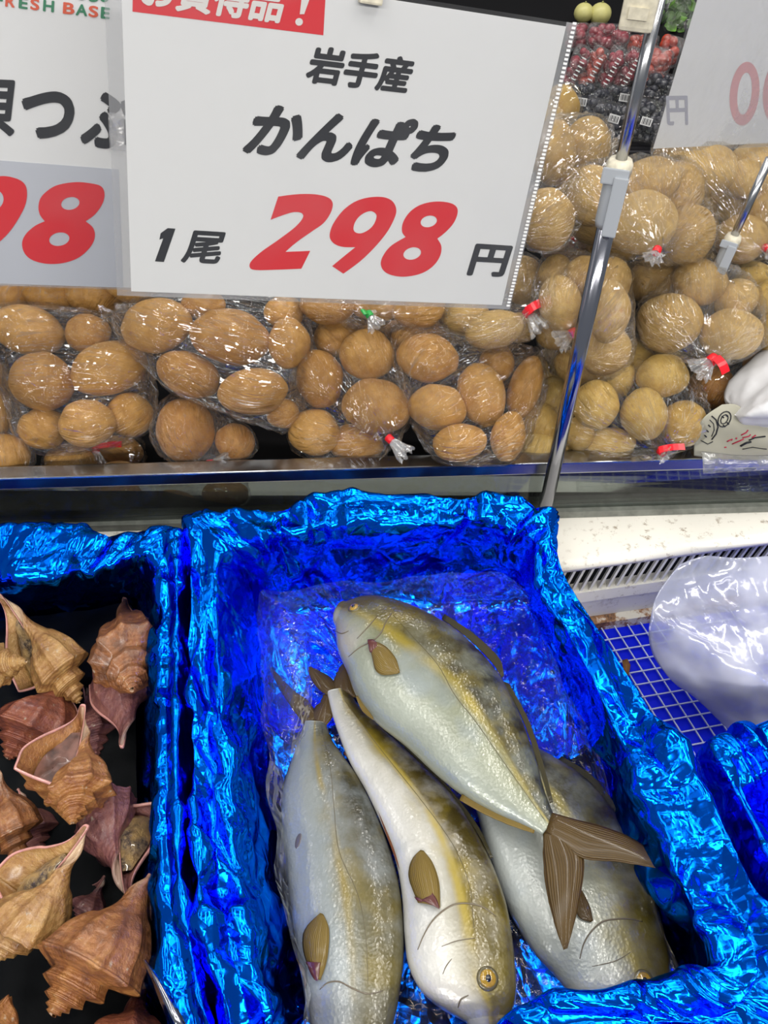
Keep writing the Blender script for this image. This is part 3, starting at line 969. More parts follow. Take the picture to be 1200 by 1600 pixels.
# ------------------------------------------------------------------ signs
def text_geo(body, bold=0.0):
    cu = bpy.data.curves.new('lettering_source', 'FONT')
    cu.body = body
    cu.offset = bold
    cu.fill_mode = 'FRONT'
    cu.resolution_u = 6
    ob = bpy.data.objects.new('lettering_source', cu)
    COL.objects.link(ob)
    dg = bpy.context.evaluated_depsgraph_get()
    me = ob.evaluated_get(dg).to_mesh()
    V = np.array([v.co[:] for v in me.vertices]); Fc = [tuple(p.vertices) for p in me.polygons]
    ob.evaluated_get(dg).to_mesh_clear()
    bpy.data.objects.remove(ob); bpy.data.curves.remove(cu)
    return V, Fc

def outline_geo(loops):
    """filled 2-D outline with holes: every loop a list of (x, y)"""
    from mathutils.geometry import delaunay_2d_cdt
    P, E = [], []
    for lp in loops:
        q = len(P); k = len(lp)
        P += [Vector((x, y)) for x, y in lp]
        E += [(q + i, q + (i + 1) % k) for i in range(k)]
    vo, ed, fa, ov, oe, of = delaunay_2d_cdt(P, E, [], 0, 1e-9)
    def inside(x, y):
        c = False
        for lp in loops:
            for i in range(len(lp)):
                (x0, y0), (x1, y1) = lp[i - 1], lp[i]
                if (y0 > y) != (y1 > y) and x < (x1 - x0) * (y - y0) / (y1 - y0) + x0: c = not c
        return c
    keep = []
    for f in fa:
        cx = sum(vo[i][0] for i in f) / len(f); cy = sum(vo[i][1] for i in f) / len(f)
        if inside(cx, cy): keep.append(tuple(f))
    used = sorted({i for f in keep for i in f}); ix = {i: k for k, i in enumerate(used)}
    return [(vo[i][0], vo[i][1], 0) for i in used], [tuple(ix[i] for i in f) for f in keep]

class Board:
    """a flat board facing the shopper; its frame is solved from two picture corners and the direction its sides run"""
    def __init__(s, bl, br, d0, side_vp):
        v = (FW + RT * ((side_vp[0] - 600) / F) - UP * ((side_vp[1] - 800) / F)).normalized()
        a, b = ray(*bl), ray(*br)
        al = a.dot(v) / b.dot(v)
        s.o = CO + a * d0
        s.br = CO + b * (d0 * al)
        s.ex = (s.br - s.o).normalized()
        s.ey = -v
        s.n = s.ex.cross(s.ey).normalized()
        if s.n.dot(CO - s.o) < 0: s.n = -s.n
    def loc(s, x, y):
        p = at_plane(x, y, s.o, s.n) - s.o
        return p.dot(s.ex), p.dot(s.ey)
    def pt(s, u, v, h=0.0):
        return s.o + s.ex * u + s.ey * v + s.n * h
    def slab(s, name, u0, v0, u1, v1, h0, h1, mat, parent):
        bm = bmesh.new()
        box_bm(bm, s.pt((u0 + u1) / 2, (v0 + v1) / 2, (h0 + h1) / 2), s.ex * (u1 - u0) / 2, s.ey * (v1 - v0) / 2, s.n * (h1 - h0) / 2)
        return bm_obj(name, bm, mat, parent)
    def print_text(s, name, body, bl, br, tl, mat, parent, h=0.0006, bold=0.02):
        V0, F0 = text_geo(body)
        # heavier strokes: the same letter laid down again a stroke's fraction to every side
        V = []; Fc = []
        for k in range(9):
            a = k * math.pi / 4
            o_ = (0, 0, 0) if k == 8 else (bold * math.cos(a), bold * math.sin(a), 0.0)
            Fc += [tuple(i + len(V) for i in f) for f in F0]
            V += [(v[0] + o_[0], v[1] + o_[1], k * 0.00001) for v in V0]
        V = np.array(V)
        lo, hi = V.min(axis=0), V.max(axis=0)
        P0, P1, P2 = (np.array(s.loc(*q)) for q in (bl, br, tl))
        out = []
        for v in V:
            a = (v[0] - lo[0]) / (hi[0] - lo[0]); b = (v[1] - lo[1]) / (hi[1] - lo[1])
            q = P0 + (P1 - P0) * a + (P2 - P0) * b
            out.append(s.pt(q[0], q[1], h + v[2]))
        return mesh_obj(name, out, Fc, mat, parent, smooth=False)
    def print_outline(s, name, loops, mat, parent, h=0.0006, smooth=True):
        L = []
        for lp in loops:
            q = np.array([s.loc(*p) for p in lp])
            if smooth: q = catmull(q, 5, True)
            L.append([tuple(t) for i, t in enumerate(q) if np.linalg.norm(t - q[i - 1]) > 1e-6])
        V, Fc = outline_geo(L)
        return mesh_obj(name, [s.pt(v[0], v[1], h) for v in V], Fc, mat, parent, smooth=False)

def ell(cx, cy, rx, ry, rot=0, n=14):
    r = math.radians(rot)
    return [(cx + rx * math.cos(t) * math.cos(r) - ry * math.sin(t) * math.sin(r), cy + rx * math.cos(t) * math.sin(r) + ry * math.sin(t) * math.cos(r)) for t in np.linspace(0, 2 * math.pi, n, endpoint=False)]
def corner(p, q, k=3):
    return [p]

def sharp(loop):
    """repeat the corner points marked with a third value so that the smoothing keeps them sharp"""
    out = []
    for p in loop:
        if len(p) == 3: out += [p[:2]] * 3
        else: out.append(p)
    return out

M['sleeve'] = film_mat('sign_sleeve_film', base=0.0, haze=0.045, rough=0.28, bump=0.06, use_uv=False, streak=6.0, stretch=(1, 1, 1), fres=0.5, hazecol=(0.8, 0.82, 0.86))
M['sleeve_edge'] = film_mat('sleeve_margin_film', base=0.02, haze=0.42, rough=0.25, bump=0.1, use_uv=False, streak=6.0, stretch=(1, 1, 1), fres=0.5, hazecol=(0.78, 0.80, 0.84))
M['sleeve_hole'] = simple('perforated_seam', (0.82, 0.83, 0.84), 0.4)

# --- main sign
B = Board((183, 461), (796, 483), 0.665, (278, 2670))
sg = empty('price_sign', B.o)
tag(sg, 'white price sign in clear sleeve with red 298 in the middle', 'price sign', 'price signs on poles')
W = (B.br - B.o).length
H = 0.2335
pu0, pv0 = B.loc(205, 455)
pu1, _ = B.loc(800, 400)
# paper
pu1 = B.loc(795, 455)[0]
B.slab('paper', pu0, B.loc(500, 466)[1], pu1 - 0.004, H - 0.003, -0.0004, 0.0003, M['paper'], sg)
B.slab('sleeve', 0.0, 0.0, W, H, 0.0010, 0.0013, M['sleeve'], sg)
bm = bmesh.new()
for (u0, v0, u1, v1) in ((0, 0, pu0, H), (pu0, 0, W, B.loc(500, 466)[1]), (pu1 - 0.004, B.loc(500, 466)[1], W, H)):
    box_bm(bm, B.pt((u0 + u1) / 2, (v0 + v1) / 2, -0.0002), B.ex * (u1 - u0) / 2, B.ey * (v1 - v0) / 2, B.n * 0.0003)
bm_obj('sleeve_margin', bm, M['sleeve_edge'], sg)
bm = bmesh.new()
v = 0.004
while v < H:
    box_bm(bm, B.pt(W - 0.0030, v, 0.0016), B.ex * 0.0016, B.ey * 0.00085, B.n * 0.0002)
    v += 0.0031
bm_obj('perforated_seam', bm, M['sleeve_hole'], sg)

ban = B.print_outline('banner', [[(208, -70), (207, 18), (505, 55), (512, -70)]], M['red_ink'], sg, 0.0005, smooth=False)
B.print_text('banner_lettering', 'お買得品', (217, 10), (436, 37), (229, -53), M['white_ink'], sg, 0.0008, 0.035)
B.print_outline('exclamation_mark', [[(472, -12), (487, -12), (475, 22), (468, 22)], ell(467, 34, 6, 6)], M['white_ink'], sg, 0.0008, smooth=False)
B.print_text('origin_lettering', '岩手産', (474, 129), (634, 147), (489, 70), M['ink'], sg, 0.0006, 0.038)
B.print_text('name_lettering', 'かんぱち', (374, 240), (686, 272), (408, 156), M['ink'], sg, 0.0006, 0.046)
B.print_outline('unit_numeral', [[(262, 356), (274, 357), (256, 409), (242, 408), (255, 372), (249, 374), (251, 364)]], M['ink'], sg, smooth=False)
B.print_text('unit_lettering', '尾', (281, 410), (341, 413), (296, 359), M['ink'], sg, 0.0006, 0.030)
B.print_text('yen_lettering', '円', (728, 430), (786, 433), (743, 380), M['ink'], sg, 0.0006, 0.036)
def c6(L): return [((p[0] / 1.935 + 220), (p[1] / 1.935 + 280)) + tuple(p[2:]) for p in L]
two = [(415, 52, 1), (450, 47), (490, 44), (535, 46), (568, 56), (580, 74), (573, 102), (552, 132), (520, 155), (484, 180), (458, 200), (437, 219, 1), (512, 216, 1), (485, 270, 1), (410, 273), (350, 274), (330, 267), (333, 248), (365, 218), (415, 183), (465, 145), (489, 117), (486, 102), (462, 99), (430, 108), (392, 122, 1)]
nine = [(735, 54), (762, 68), (772, 95), (762, 127), (740, 165), (702, 210), (662, 248), (612, 285, 1), (578, 262, 1), (612, 234), (648, 205, 1), (610, 204), (584, 194), (571, 175), (575, 148), (590, 120), (615, 90), (650, 66), (692, 54)]
nine_h = [(712, 108), (706, 132), (690, 151), (665, 163), (646, 158), (643, 142), (653, 120), (672, 103), (696, 96)]
eight = [(890, 67), (930, 70), (953, 82), (957, 102), (945, 132), (920, 160), (896, 179, 1), (908, 202), (904, 232), (883, 262), (848, 284), (800, 294), (760, 290), (735, 277), (725, 255), (733, 229), (757, 200), (800, 174, 1), (790, 160), (790, 138), (800, 115), (820, 92), (850, 75)]
B.print_outline('price_numeral', [sharp(c6(two))], M['red_ink'], sg)
B.print_outline('price_numeral', [sharp(c6(nine)), c6(nine_h)], M['red_ink'], sg)
B.print_outline('price_numeral', [sharp(c6(eight)), c6(ell(870, 127, 25, 17, -15)), c6(ell(820, 224, 27, 18, -15))], M['red_ink'], sg)
# clip that carries the sign, just cut by the top of the picture
bm = bmesh.new()
u, v = B.loc(577, -4)
box_bm(bm, B.pt(u, v + 0.004, 0.004), B.ex * 0.0085, B.ey * 0.008, B.n * 0.004)
bevel(bm, 0.0015)
bm_obj('clip', bm, M['cream_plastic'], sg)

# --- left sign, behind the main one
Lb = Board((-420, 432), (196, 452), 0.735, (278, 2670))
ls = empty('price_sign', Lb.o)
tag(ls, 'white price sign with red 98 at left, overlapped by the main sign', 'price sign', 'price signs on poles')
LW = (Lb.br - Lb.o).length + 0.010; LH = 0.262
u1, _ = Lb.loc(186, 300)
v0 = Lb.loc(100, 446)[1]
lv = Lb.loc(100, 258)[1]
Lb.slab('paper', 0.006, v0, LW - 0.004, LH, -0.0004, 0.0003, M['paper'], ls)
Lb.slab('price_card', 0.007, v0, LW - 0.012, lv, 0.0004, 0.0007, simple('price_card_paper', (0.54, 0.57, 0.64), 0.6), ls)
Lb.slab('sleeve', 0.0, 0.0, LW, LH, 0.0024, 0.0027, M['sleeve'], ls)
bm = bmesh.new()
box_bm(bm, Lb.pt(LW / 2, v0 / 2, -0.0002), Lb.ex * LW / 2, Lb.ey * v0 / 2, Lb.n * 0.0003)
bm_obj('sleeve_margin', bm, M['sleeve_edge'], ls)
def c7(L): return [((p[0] / 3.476), (p[1] / 3.476)) + tuple(p[2:]) for p in L]
e2 = [(400, 988), (480, 992), (545, 1008), (567, 1045), (558, 1100), (518, 1160), (465, 1200, 1), (505, 1235), (515, 1285), (490, 1340), (430, 1395), (350, 1425), (260, 1431), (180, 1412), (135, 1375), (120, 1320), (140, 1270), (190, 1225), (243, 1200, 1), (215, 1160), (210, 1110), (230, 1060), (300, 1008)]
n2 = [(0, 955), (80, 965), (130, 993), (147, 1040), (138, 1110), (98, 1190), (45, 1265), (-30, 1335), (-110, 1390, 1), (-175, 1340, 1), (-90, 1270), (-40, 1220, 1), (-120, 1215), (-180, 1180), (-205, 1120), (-185, 1050), (-120, 985)]
Lb.print_outline('price_numeral', [sharp(c7(e2)), c7(ell(382, 1103, 50, 34, -12)), c7(ell(322, 1297, 55, 36, -10))], M['red_ink'], ls, 0.0012)
Lb.print_outline('price_numeral', [sharp(c7(n2)), c7(ell(-45, 1085, 66, 58, -25))], M['red_ink'], ls, 0.0012)
Lb.print_text('name_lettering', '貝', (-48, 211), (22, 213), (-40, 122), M['ink'], ls, 0.0010, 0.030)
Lb.print_text('name_lettering', 'つ', (32, 215), (114, 219), (34, 139), M['ink'], ls, 0.0010, 0.045)
Lb.print_text('name_lettering', 'ぶ', (124, 230), (208, 234), (130, 141), M['ink'], ls, 0.0010, 0.045)
for (xa_, xb_, ch, mk) in [(-8, 4, 'F', 'green_ink'), (8, 23, 'R', 'orange_ink'), (29, 43, 'E', 'green_ink'), (47, 61, 'S', 'orange_ink'), (67, 84, 'H', 'green_ink'),
                           (98, 116, 'B', 'orange_ink'), (118, 136, 'A', 'green_ink'), (138, 153, 'S', 'orange_ink'), (157, 171, 'E', 'green_ink')]:
    yb = 9 + xa_ * 0.122
    Lb.print_text('shop_lettering', ch, (xa_, yb), (xb_, yb + 2), (xa_ + 1, yb - 18), M[mk], ls, 0.0010, 0.03)
Lb.print_outline('shop_emblem', [ell(146, -4, 9, 7), ell(128, -6, 8, 6), ell(163, -3, 7, 6)], M['green_ink'], ls, 0.0011)
bm = bmesh.new()
u, v = Lb.loc(182, 205)
box_bm(bm, Lb.pt(u, v, 0.0030), Lb.ex * 0.0068 , Lb.ey * 0.016, Lb.n * 0.0003)
bm_obj('tape_patch', bm, film_mat('clear_tape', base=0.05, haze=0.35, rough=0.2, use_uv=False, stretch=(1, 1, 1)), ls)

# --- right sign, seen from its back
Rb = Board((1014, 238), (1330, 222), 0.93, (470, 2080))
rs = empty('price_sign', Rb.o)
tag(rs, 'white price sign seen from behind at right with faint reversed print', 'price sign', 'price signs on poles')
RW = 0.31; RH = 0.235
Rb.slab('paper', 0.004, 0.004, RW - 0.004, RH, -0.0004, 0.0003, M['paper'], rs)
Rb.slab('sleeve', 0, 0, RW, RH, 0.0006, 0.0009, M['sleeve'], rs)
faint_red = simple('faint_red_show_through', (0.72, 0.42, 0.44), 0.6, spec=0.2)
faint_grey = simple('faint_grey_show_through', (0.46, 0.47, 0.54), 0.6, spec=0.2)
Rb.print_outline('price_numeral', [ell(1163, 146, 23, 50, 6), ell(1163, 146, 11, 33, 6)], faint_red, rs, 0.0005)
Rb.print_outline('price_numeral', [ell(1215, 143, 23, 50, 6), ell(1215, 143, 11, 33, 6)], faint_red, rs, 0.0005)
Rb.print_text('yen_lettering', '円', (1075, 195), (1042, 196), (1074, 149), faint_grey, rs, 0.0005, 0.025)

# ------------------------------------------------------------------ poles
def pole(name, label, foot, knee, top, r_low, r_up, Y, z_foot, collar_len):
    pf = at_y(*foot, Y); pk = at_y(*knee, Y); pt_ = at_y(*top, Y)
    pf = pk + (pf - pk) * ((z_foot - pk.z) / (pf.z - pk.z))
    t = empty(name, pf)
    tag(t, label, 'pole', 'steel sign poles')
    bm = bmesh.new(); tube_bm(bm, [pf, pk], r_low, 20); o = bm_obj('lower_tube', bm, M['chrome'], t, True)
    bm = bmesh.new(); tube_bm(bm, [pk - (pt_ - pk).normalized() * 0.02, pt_ + (pt_ - pk) * 0.12], r_up, 16); bm_obj('upper_rod', bm, M['steel'], t, True)
    bm = bmesh.new()
    d = (pt_ - pk).normalized()
    tube_bm(bm, [pk - d * collar_len, pk - d * collar_len * 0.9, pk + d * 0.003, pk + d * 0.006, pk + d * 0.007], [r_low * 1.12, r_low * 1.22, r_low * 1.3, r_low * 1.2, r_low * 0.9], 20)
    col = bm_obj('collar', bm, M['grey_plastic'], t, True)
    bm = bmesh.new()
    tube_bm(bm, [pk - d * 0.004, pk + d * 0.004, pk + d * 0.0085], [r_low * 1.34, r_low * 1.36, r_low * 1.1], 20)
    bm_obj('collar_rim', bm, M['cream_plastic'], col, True)
    n = (CO - pk).normalized(); s = d.cross(n).normalized()
    bm = bmesh.new()
    box_bm(bm, pk - d * collar_len * 0.66 + n * r_low * 1.4 + s * r_low * 0.5, d * collar_len * 0.52, s * r_low * 0.75, n * r_low * 0.42)
    box_bm(bm, pk - d * collar_len * 0.14 + n * r_low * 1.1 - s * r_low * 0.2, d * collar_len * 0.14, s * r_low * 1.35, n * r_low * 0.5)
    bevel(bm, r_low * 0.16)
    bm_obj('lever', bm, M['grey_plastic'], col)
    return t, pt_, d
t1, top1, d1 = pole('sign_pole', 'tall steel sign pole with grey collar in front of the potato bags', (855, 780), (967, 264), (1027, 10), 0.0082, 0.0050, 0.690, Z_LEDGE, 0.050)
n = (CO - top1).normalized(); s = d1.cross(n).normalized()
bm = bmesh.new()
cc = at_y(1000, 12, 0.690) + n * 0.006
box_bm(bm, cc, s * 0.0125, d1 * 0.016, n * 0.005); bevel(bm, 0.003)
box_bm(bm, cc + n * 0.005 - d1 * 0.004, s * 0.007, d1 * 0.004, n * 0.002)
bm_obj('sign_clip', bm, M['cream_plastic'], t1)
pole('sign_pole', 'thin steel sign pole at right standing among the potato bags', (1075, 580), (1143, 378), (1196, 262), 0.0068, 0.0044, 0.865, 0.10, 0.032)
# ------------------------------------------------------------------ fish
def fish_mat(name, belly, flank, back, stripe, sv, swid, ycast, dark_v=0.62):
    m, nt, out = new_mat(name)
    N = NT(nt)
    uv = N.n('UVMap'); uv.uv_map = 'UVMap'
    sp = N.n('SeparateXYZ'); N.l(uv.outputs[0], sp.inputs[0])
    u, v = sp.outputs[0], sp.outputs[1]      # u 0 snout .. 1 tail base; v 0 belly .. 1 back
    tc = N.n('TexCoord')
    nz = N.noise(tc.outputs['Object'], 34.0, 4, 0.6)
    nl = N.noise(tc.outputs['Object'], 13.0, 3, 0.55)
    vj = N.math('ADD', v, N.math('MULTIPLY', N.math('SUBTRACT', nl, 0.5), 0.10))
    c = N.ramp(vj, [(0.10, belly), (0.42, flank), (sv + 0.02, tuple(0.45 * f + 0.55 * b for f, b in zip(flank, back))), (dark_v - 0.05, back), (0.80, tuple(x * 0.42 for x in back))])
    # silvery mottling
    c = N.mix(N.math('MULTIPLY', N.ramp(nz, [(0.42, 0.0), (0.72, 1.0)]), 0.35), c, tuple(min(1, x * 1.35) for x in belly))
    # yellow band along the flank
    vs_ = N.math('ADD', v, N.math('MULTIPLY', N.math('SUBTRACT', nz, 0.5), 0.05))
    dist = N.math('ABSOLUTE', N.math('SUBTRACT', vs_, sv))
    band = N.ramp(dist, [(swid * 0.25, 0.9), (swid * 1.25, 0.0)])
    brk = N.ramp(nl, [(0.38, 0.12), (0.56, 1.0)])
    c = N.mix(N.math('MULTIPLY', N.math('MULTIPLY', band, brk), 0.85), c, stripe)
    ym = N.noise(tc.outputs['Object'], 24.0, 3, 0.6)
    c = N.mix(N.math('MULTIPLY', N.ramp(ym, [(0.50, 0.0), (0.66, 0.55)]), N.ramp(v, [(0.36, 0.0), (0.52, 1.0), (0.86, 0.6)])), c, tuple(x * 0.8 for x in stripe))
    # yellow cast over the head top and nape
    hd = N.math('MULTIPLY', N.ramp(u, [(0.02, 0.8), (0.30, 0.5), (0.6, 0.0)]), N.ramp(v, [(0.38, 0.0), (0.66, 1.0)]))
    c = N.mix(N.math('MULTIPLY', hd, ycast), c, (0.14, 0.108, 0.006))
    # pale pinkish grey cheek
    ck = N.math('MULTIPLY', N.ramp(u, [(0.05, 0.8), (0.24, 0.7), (0.27, 0.0)]), N.ramp(v, [(0.15, 0.6), (0.62, 0.0)]))
    c = N.mix(N.math('MULTIPLY', ck, N.ramp(nl, [(0.4, 0.2), (0.62, 0.9)])), c, (0.38, 0.31, 0.34))
    bl = N.noise(tc.outputs['Object'], 20.0, 2, 0.5)
    c = N.mix(N.math('MULTIPLY', N.ramp(bl, [(0.55, 0.0), (0.72, 0.5)]), N.ramp(v, [(0.3, 1.0), (0.75, 0.0)])), c, (0.22, 0.27, 0.33))
    b = N.n('BsdfPrincipled', Roughness=0.30)
    b.inputs['Metallic'].default_value = 0.12
    b.inputs['Specular IOR Level'].default_value = 0.5
    b.inputs['Coat Weight'].default_value = 0.4
    b.inputs['Coat Roughness'].default_value = 0.07
    N.l(c, b.inputs['Base Color'])
    sc = N.n('TexVoronoi', Scale=330.0); N.l(tc.outputs['Object'], sc.inputs['Vector'])
    hb = N.math('ADD', N.math('MULTIPLY', sc.outputs['Distance'], 0.5), N.math('MULTIPLY', N.noise(tc.outputs['Object'], 90.0, 3, 0.6), 1.2))
    nb = N.bump(hb, 0.26, 0.0014)
    N.l(nb, b.inputs['Normal']); N.l(nb, b.inputs['Coat Normal'])
    N.l(b.outputs[0], out.inputs[0])
    return m

def fin_mat(name, a, b_, alpha=0.85):
    m, nt, out = new_mat(name)
    N = NT(nt)
    uv = N.n('UVMap'); uv.uv_map = 'UVMap'
    sp = N.n('SeparateXYZ'); N.l(uv.outputs[0], sp.inputs[0])
    tc = N.n('TexCoord')
    nz = N.noise(tc.outputs['Object'], 40.0, 3, 0.6)
    w = N.math('SINE', N.math('ADD', N.math('MULTIPLY', sp.outputs[1], 95.0), N.math('MULTIPLY', nz, 4.0)))
    wr = N.math('MULTIPLY_ADD', w, 0.5, 0.5)
    c = N.mix(N.math('ADD', N.math('MULTIPLY', wr, 0.35), N.math('MULTIPLY', nz, 0.6), clamp=True), a, b_)
    bs = N.n('BsdfPrincipled', Roughness=0.42)
    bs.inputs['Specular IOR Level'].default_value = 0.3
    bs.inputs['Coat Weight'].default_value = 0.25
    bs.inputs['Coat Roughness'].default_value = 0.10
    bs.inputs['Alpha'].default_value = alpha
    N.l(c, bs.inputs['Base Color'])
    N.l(N.bump(N.math('ADD', wr, N.math('MULTIPLY', nz, 1.5)), 0.35, 0.0012), bs.inputs['Normal'])
    N.l(bs.outputs[0], out.inputs[0])
    return m

M['fin_olive'] = fin_mat('olive_fin', (0.034, 0.019, 0.004), (0.10, 0.058, 0.011), 0.96)
M['fin_gold'] = fin_mat('golden_fin', (0.11, 0.068, 0.010), (0.22, 0.155, 0.035), 0.94)
M['fin_brown'] = fin_mat('red_brown_fin', (0.08, 0.019, 0.004), (0.15, 0.045, 0.011), 0.95)
M['fin_dark'] = fin_mat('dark_fin', (0.018, 0.016, 0.005), (0.045, 0.037, 0.010), 0.97)
M['iris'] = simple('gold_iris', (0.33, 0.20, 0.015), 0.2, coat=1.0, noise_amt=0.2, noise_scale=300)
M['pupil'] = simple('black_pupil', (0.006, 0.008, 0.012), 0.05, coat=1.0)
M['eye_rim'] = simple('dark_eye_rim', (0.09, 0.075, 0.03), 0.3, coat=0.6)
M['crease'] = simple('dark_crease', (0.12, 0.095, 0.06), 0.4, coat=0.4)
M['lateral'] = simple('lateral_line', (0.12, 0.10, 0.05), 0.4, coat=0.4)
M['fin_root'] = simple('red_fin_root', (0.085, 0.018, 0.014), 0.3, coat=0.7)
M['jaw'] = simple('pinkish_jaw', (0.62, 0.52, 0.52), 0.3, coat=0.7, noise_amt=0.15, noise_scale=90)
M['spot'] = simple('dark_spot', (0.10, 0.09, 0.10), 0.4, coat=0.5)

class Fish:
    def __init__(s, label, stations, z0, gx, gy, yc, mat, thick=0.46):
        s.z0, s.gx, s.gy, s.yc = z0, gx, gy, yc
        s.n = Vector((-gx, -gy, 1)).normalized()
        st = catmull([(d[0], d[1], v[0], v[1]) for d, v in stations], 9)
        D = [s.plane(a[0], a[1]) for a in st]; V = [s.plane(a[2], a[3]) for a in st]
        # cap rings at the snout
        n0 = len(D)
        C0, w0 = (D[0] + V[0]) / 2, (D[0] - V[0]) / 2
        C1 = (D[6] + V[6]) / 2
        fwd = (C0 - C1).normalized()
        cd, cv = [], []
        for t in (0.985, 0.93, 0.82, 0.64, 0.36):
            k = math.sqrt(1 - t * t)
            c = C0 + fwd * (w0.length * 0.55 * t)
            cd.append(c + w0 * k); cv.append(c - w0 * k)
        nose = C0 + fwd * (w0.length * 0.56)
        D = cd + D; V = cv + V
        n = len(D); m = 44
        verts, uvs = [], []
        total = n - 1
        for i in range(n):
            c = (D[i] + V[i]) / 2; w = (D[i] - V[i]) / 2
            u = i / total
            tk = thick * (1.10 - 0.35 * max(0, u - 0.35))
            # gill cover stands a little proud of the body behind it
            gl = 1 + 0.05 * (1 / (1 + math.exp((u - 0.245) * 120))) * min(1, u / 0.1)
            for j in range(m):
                a = 2 * math.pi * j / m
                ca, sa = math.cos(a), math.sin(a)
                k = abs(sa) ** 0.85 * (1 if sa >= 0 else -1)
                # belly rounder than back
                kk = k * (1.0 + 0.10 * max(0, -ca))
                verts.append(c + w * ca + s.n * (w.length * tk * gl * kk))
                uvs.append((u, ca * 0.5 + 0.5))
        faces = grid_faces(n, m, False, True)
        verts.append(nose); uvs.append((0, 0.5)); ni = len(verts) - 1
        for j in range(m): faces.append((ni, (j + 1) % m, j))
        verts.append((D[-1] + V[-1]) / 2); uvs.append((1, 0.5)); ti = len(verts) - 1
        for j in range(m): faces.append((ti, (n - 1) * m + j, (n - 1) * m + (j + 1) % m))
        base = sum(verts, Vector()) / len(verts)
        s.root = empty('fish', (base.x, base.y, min(v.z for v in verts)))
        tag(s.root, label, 'fish', 'fish laid out in the blue foil box')
        s.bvh = BVHTree.FromPolygons([tuple(v) for v in verts], faces)
        s.body = mesh_obj('body', verts, faces, mat, s.root, True, uvs)
        s.D, s.V = D, V
    def plane(s, x, y):
        r = ray(x, y)
        t = (s.z0 - s.gy * s.yc - CAM_H) / (r.z - s.gx * r.x - s.gy * r.y)
        return CO + r * t
    def hit(s, x, y, lift=0.0):
        r = ray(x, y).normalized()
        h = s.bvh.ray_cast(CO, r)
        if h[0] is None:
            p = s.plane(x, y); return p + s.n * lift, s.n
        nn = h[1] if h[1].dot(r) < 0 else -h[1]
        return h[0] + nn * lift, nn
    def fin(s, name, lead, trail, mat, flank=True, lift=0.002, bow=0.0, th=0.0012, nu=18, nv=10, edge_lift=0.0, rag=0.0, parent=None, offs=0.0):
        A = resample(lead, nu); Bp = resample(trail, nu)
        V, U = [], []
        rr = random.Random(int(lead[0][0] * 7 + lead[0][1]))
        jag = [rr.uniform(-1, 1) for _ in range(nu)]
        for i in range(nu):
            for j in range(nv):
                t = j / (nv - 1)
                x, y = A[i] * (1 - t) + Bp[i] * t
                if rag and j == nv - 1:
                    x += jag[i] * rag; y += jag[i] * rag
                up = lift + edge_lift * (i / (nu - 1)) + bow * math.sin(math.pi * t) * math.sin(math.pi * (0.15 + 0.85 * i / (nu - 1)))
                if flank: p, n_ = s.hit(x, y, up)
                else: p = s.plane(x, y) + s.n * (up + offs)
                V.append(p); U.append((i / (nu - 1), t))
        o = mesh_obj(name, V, grid_faces(nu, nv), mat, parent or s.root, True, U)
        sm = o.modifiers.new('thickness', 'SOLIDIFY'); sm.thickness = th; sm.offset = 0
        return o
    def line(s, name, px, r, mat, lift=0.0003):
        P = [s.hit(x, y, lift)[0] for x, y in resample(px, max(8, 5 * len(px)))]
        k = len(P)
        bm = bmesh.new()
        tube_bm(bm, P, [r * (0.35 + 0.65 * math.sin(math.pi * (0.08 + 0.84 * i / (k - 1)))) for i in range(k)], 6)
        return bm_obj(name, bm, mat, s.root, True)
    def disc(s, name, x, y, rx, mat, lift, dome, parent=None, asp=1.0, rot=0.0, inner=0.0):
        c, n = s.hit(x, y, lift)
        e1 = (RT - n * RT.dot(n)).normalized(); e2 = n.cross(e1)
        cr, sr = math.cos(rot), math.sin(rot)
        f1 = e1 * cr + e2 * sr; f2 = e2 * cr - e1 * sr
        V = []
        rings, seg = 8, 28
        for i in range(rings + 1):
            t = i / rings
            for k in range(seg):
                a = 2 * math.pi * k / seg
                V.append(c + (f1 * math.cos(a) + f2 * math.sin(a) * asp) * rx * max(t, 0.001) + n * (dome * (1 - t * t)) - n * (0.0015 if i == rings else 0))
        return mesh_obj(name, V, grid_faces(rings + 1, seg, False, True), mat, parent or s.root)
    def eye(s, x, y, r_px):
        p, _ = s.hit(x, y)
        d = (p - CO).dot(FW)
        r = r_px / F * d
        rim = s.disc('eye', x, y, r * 1.28, M['eye_rim'], 0.0002, r * 0.22)
        s.disc('iris', x, y, r, M['iris'], 0.0006, r * 0.30, rim)
        s.disc('pupil', x, y, r * 0.54, M['pupil'], 0.0008, r * 0.36, rim, asp=1.15)

m1 = fish_mat('olive_fish_skin', (0.28, 0.31, 0.27), (0.19, 0.205, 0.13), (0.030, 0.025, 0.0025), (0.30, 0.23, 0.014), 0.54, 0.060, 0.9, 0.61)
m2 = fish_mat('grey_fish_skin', (0.25, 0.29, 0.33), (0.22, 0.245, 0.24), (0.085, 0.08, 0.045), (0.24, 0.185, 0.04), 0.52, 0.045, 0.7, 0.72)
m3 = fish_mat('silver_fish_skin', (0.50, 0.505, 0.50), (0.41, 0.40, 0.34), (0.115, 0.086, 0.020), (0.40, 0.30, 0.020), 0.57, 0.055, 0.9, 0.67)
m4 = fish_mat('pale_fish_skin', (0.36, 0.39, 0.38), (0.29, 0.31, 0.275), (0.09, 0.08, 0.024), (0.36, 0.285, 0.022), 0.60, 0.05, 0.9, 0.72)

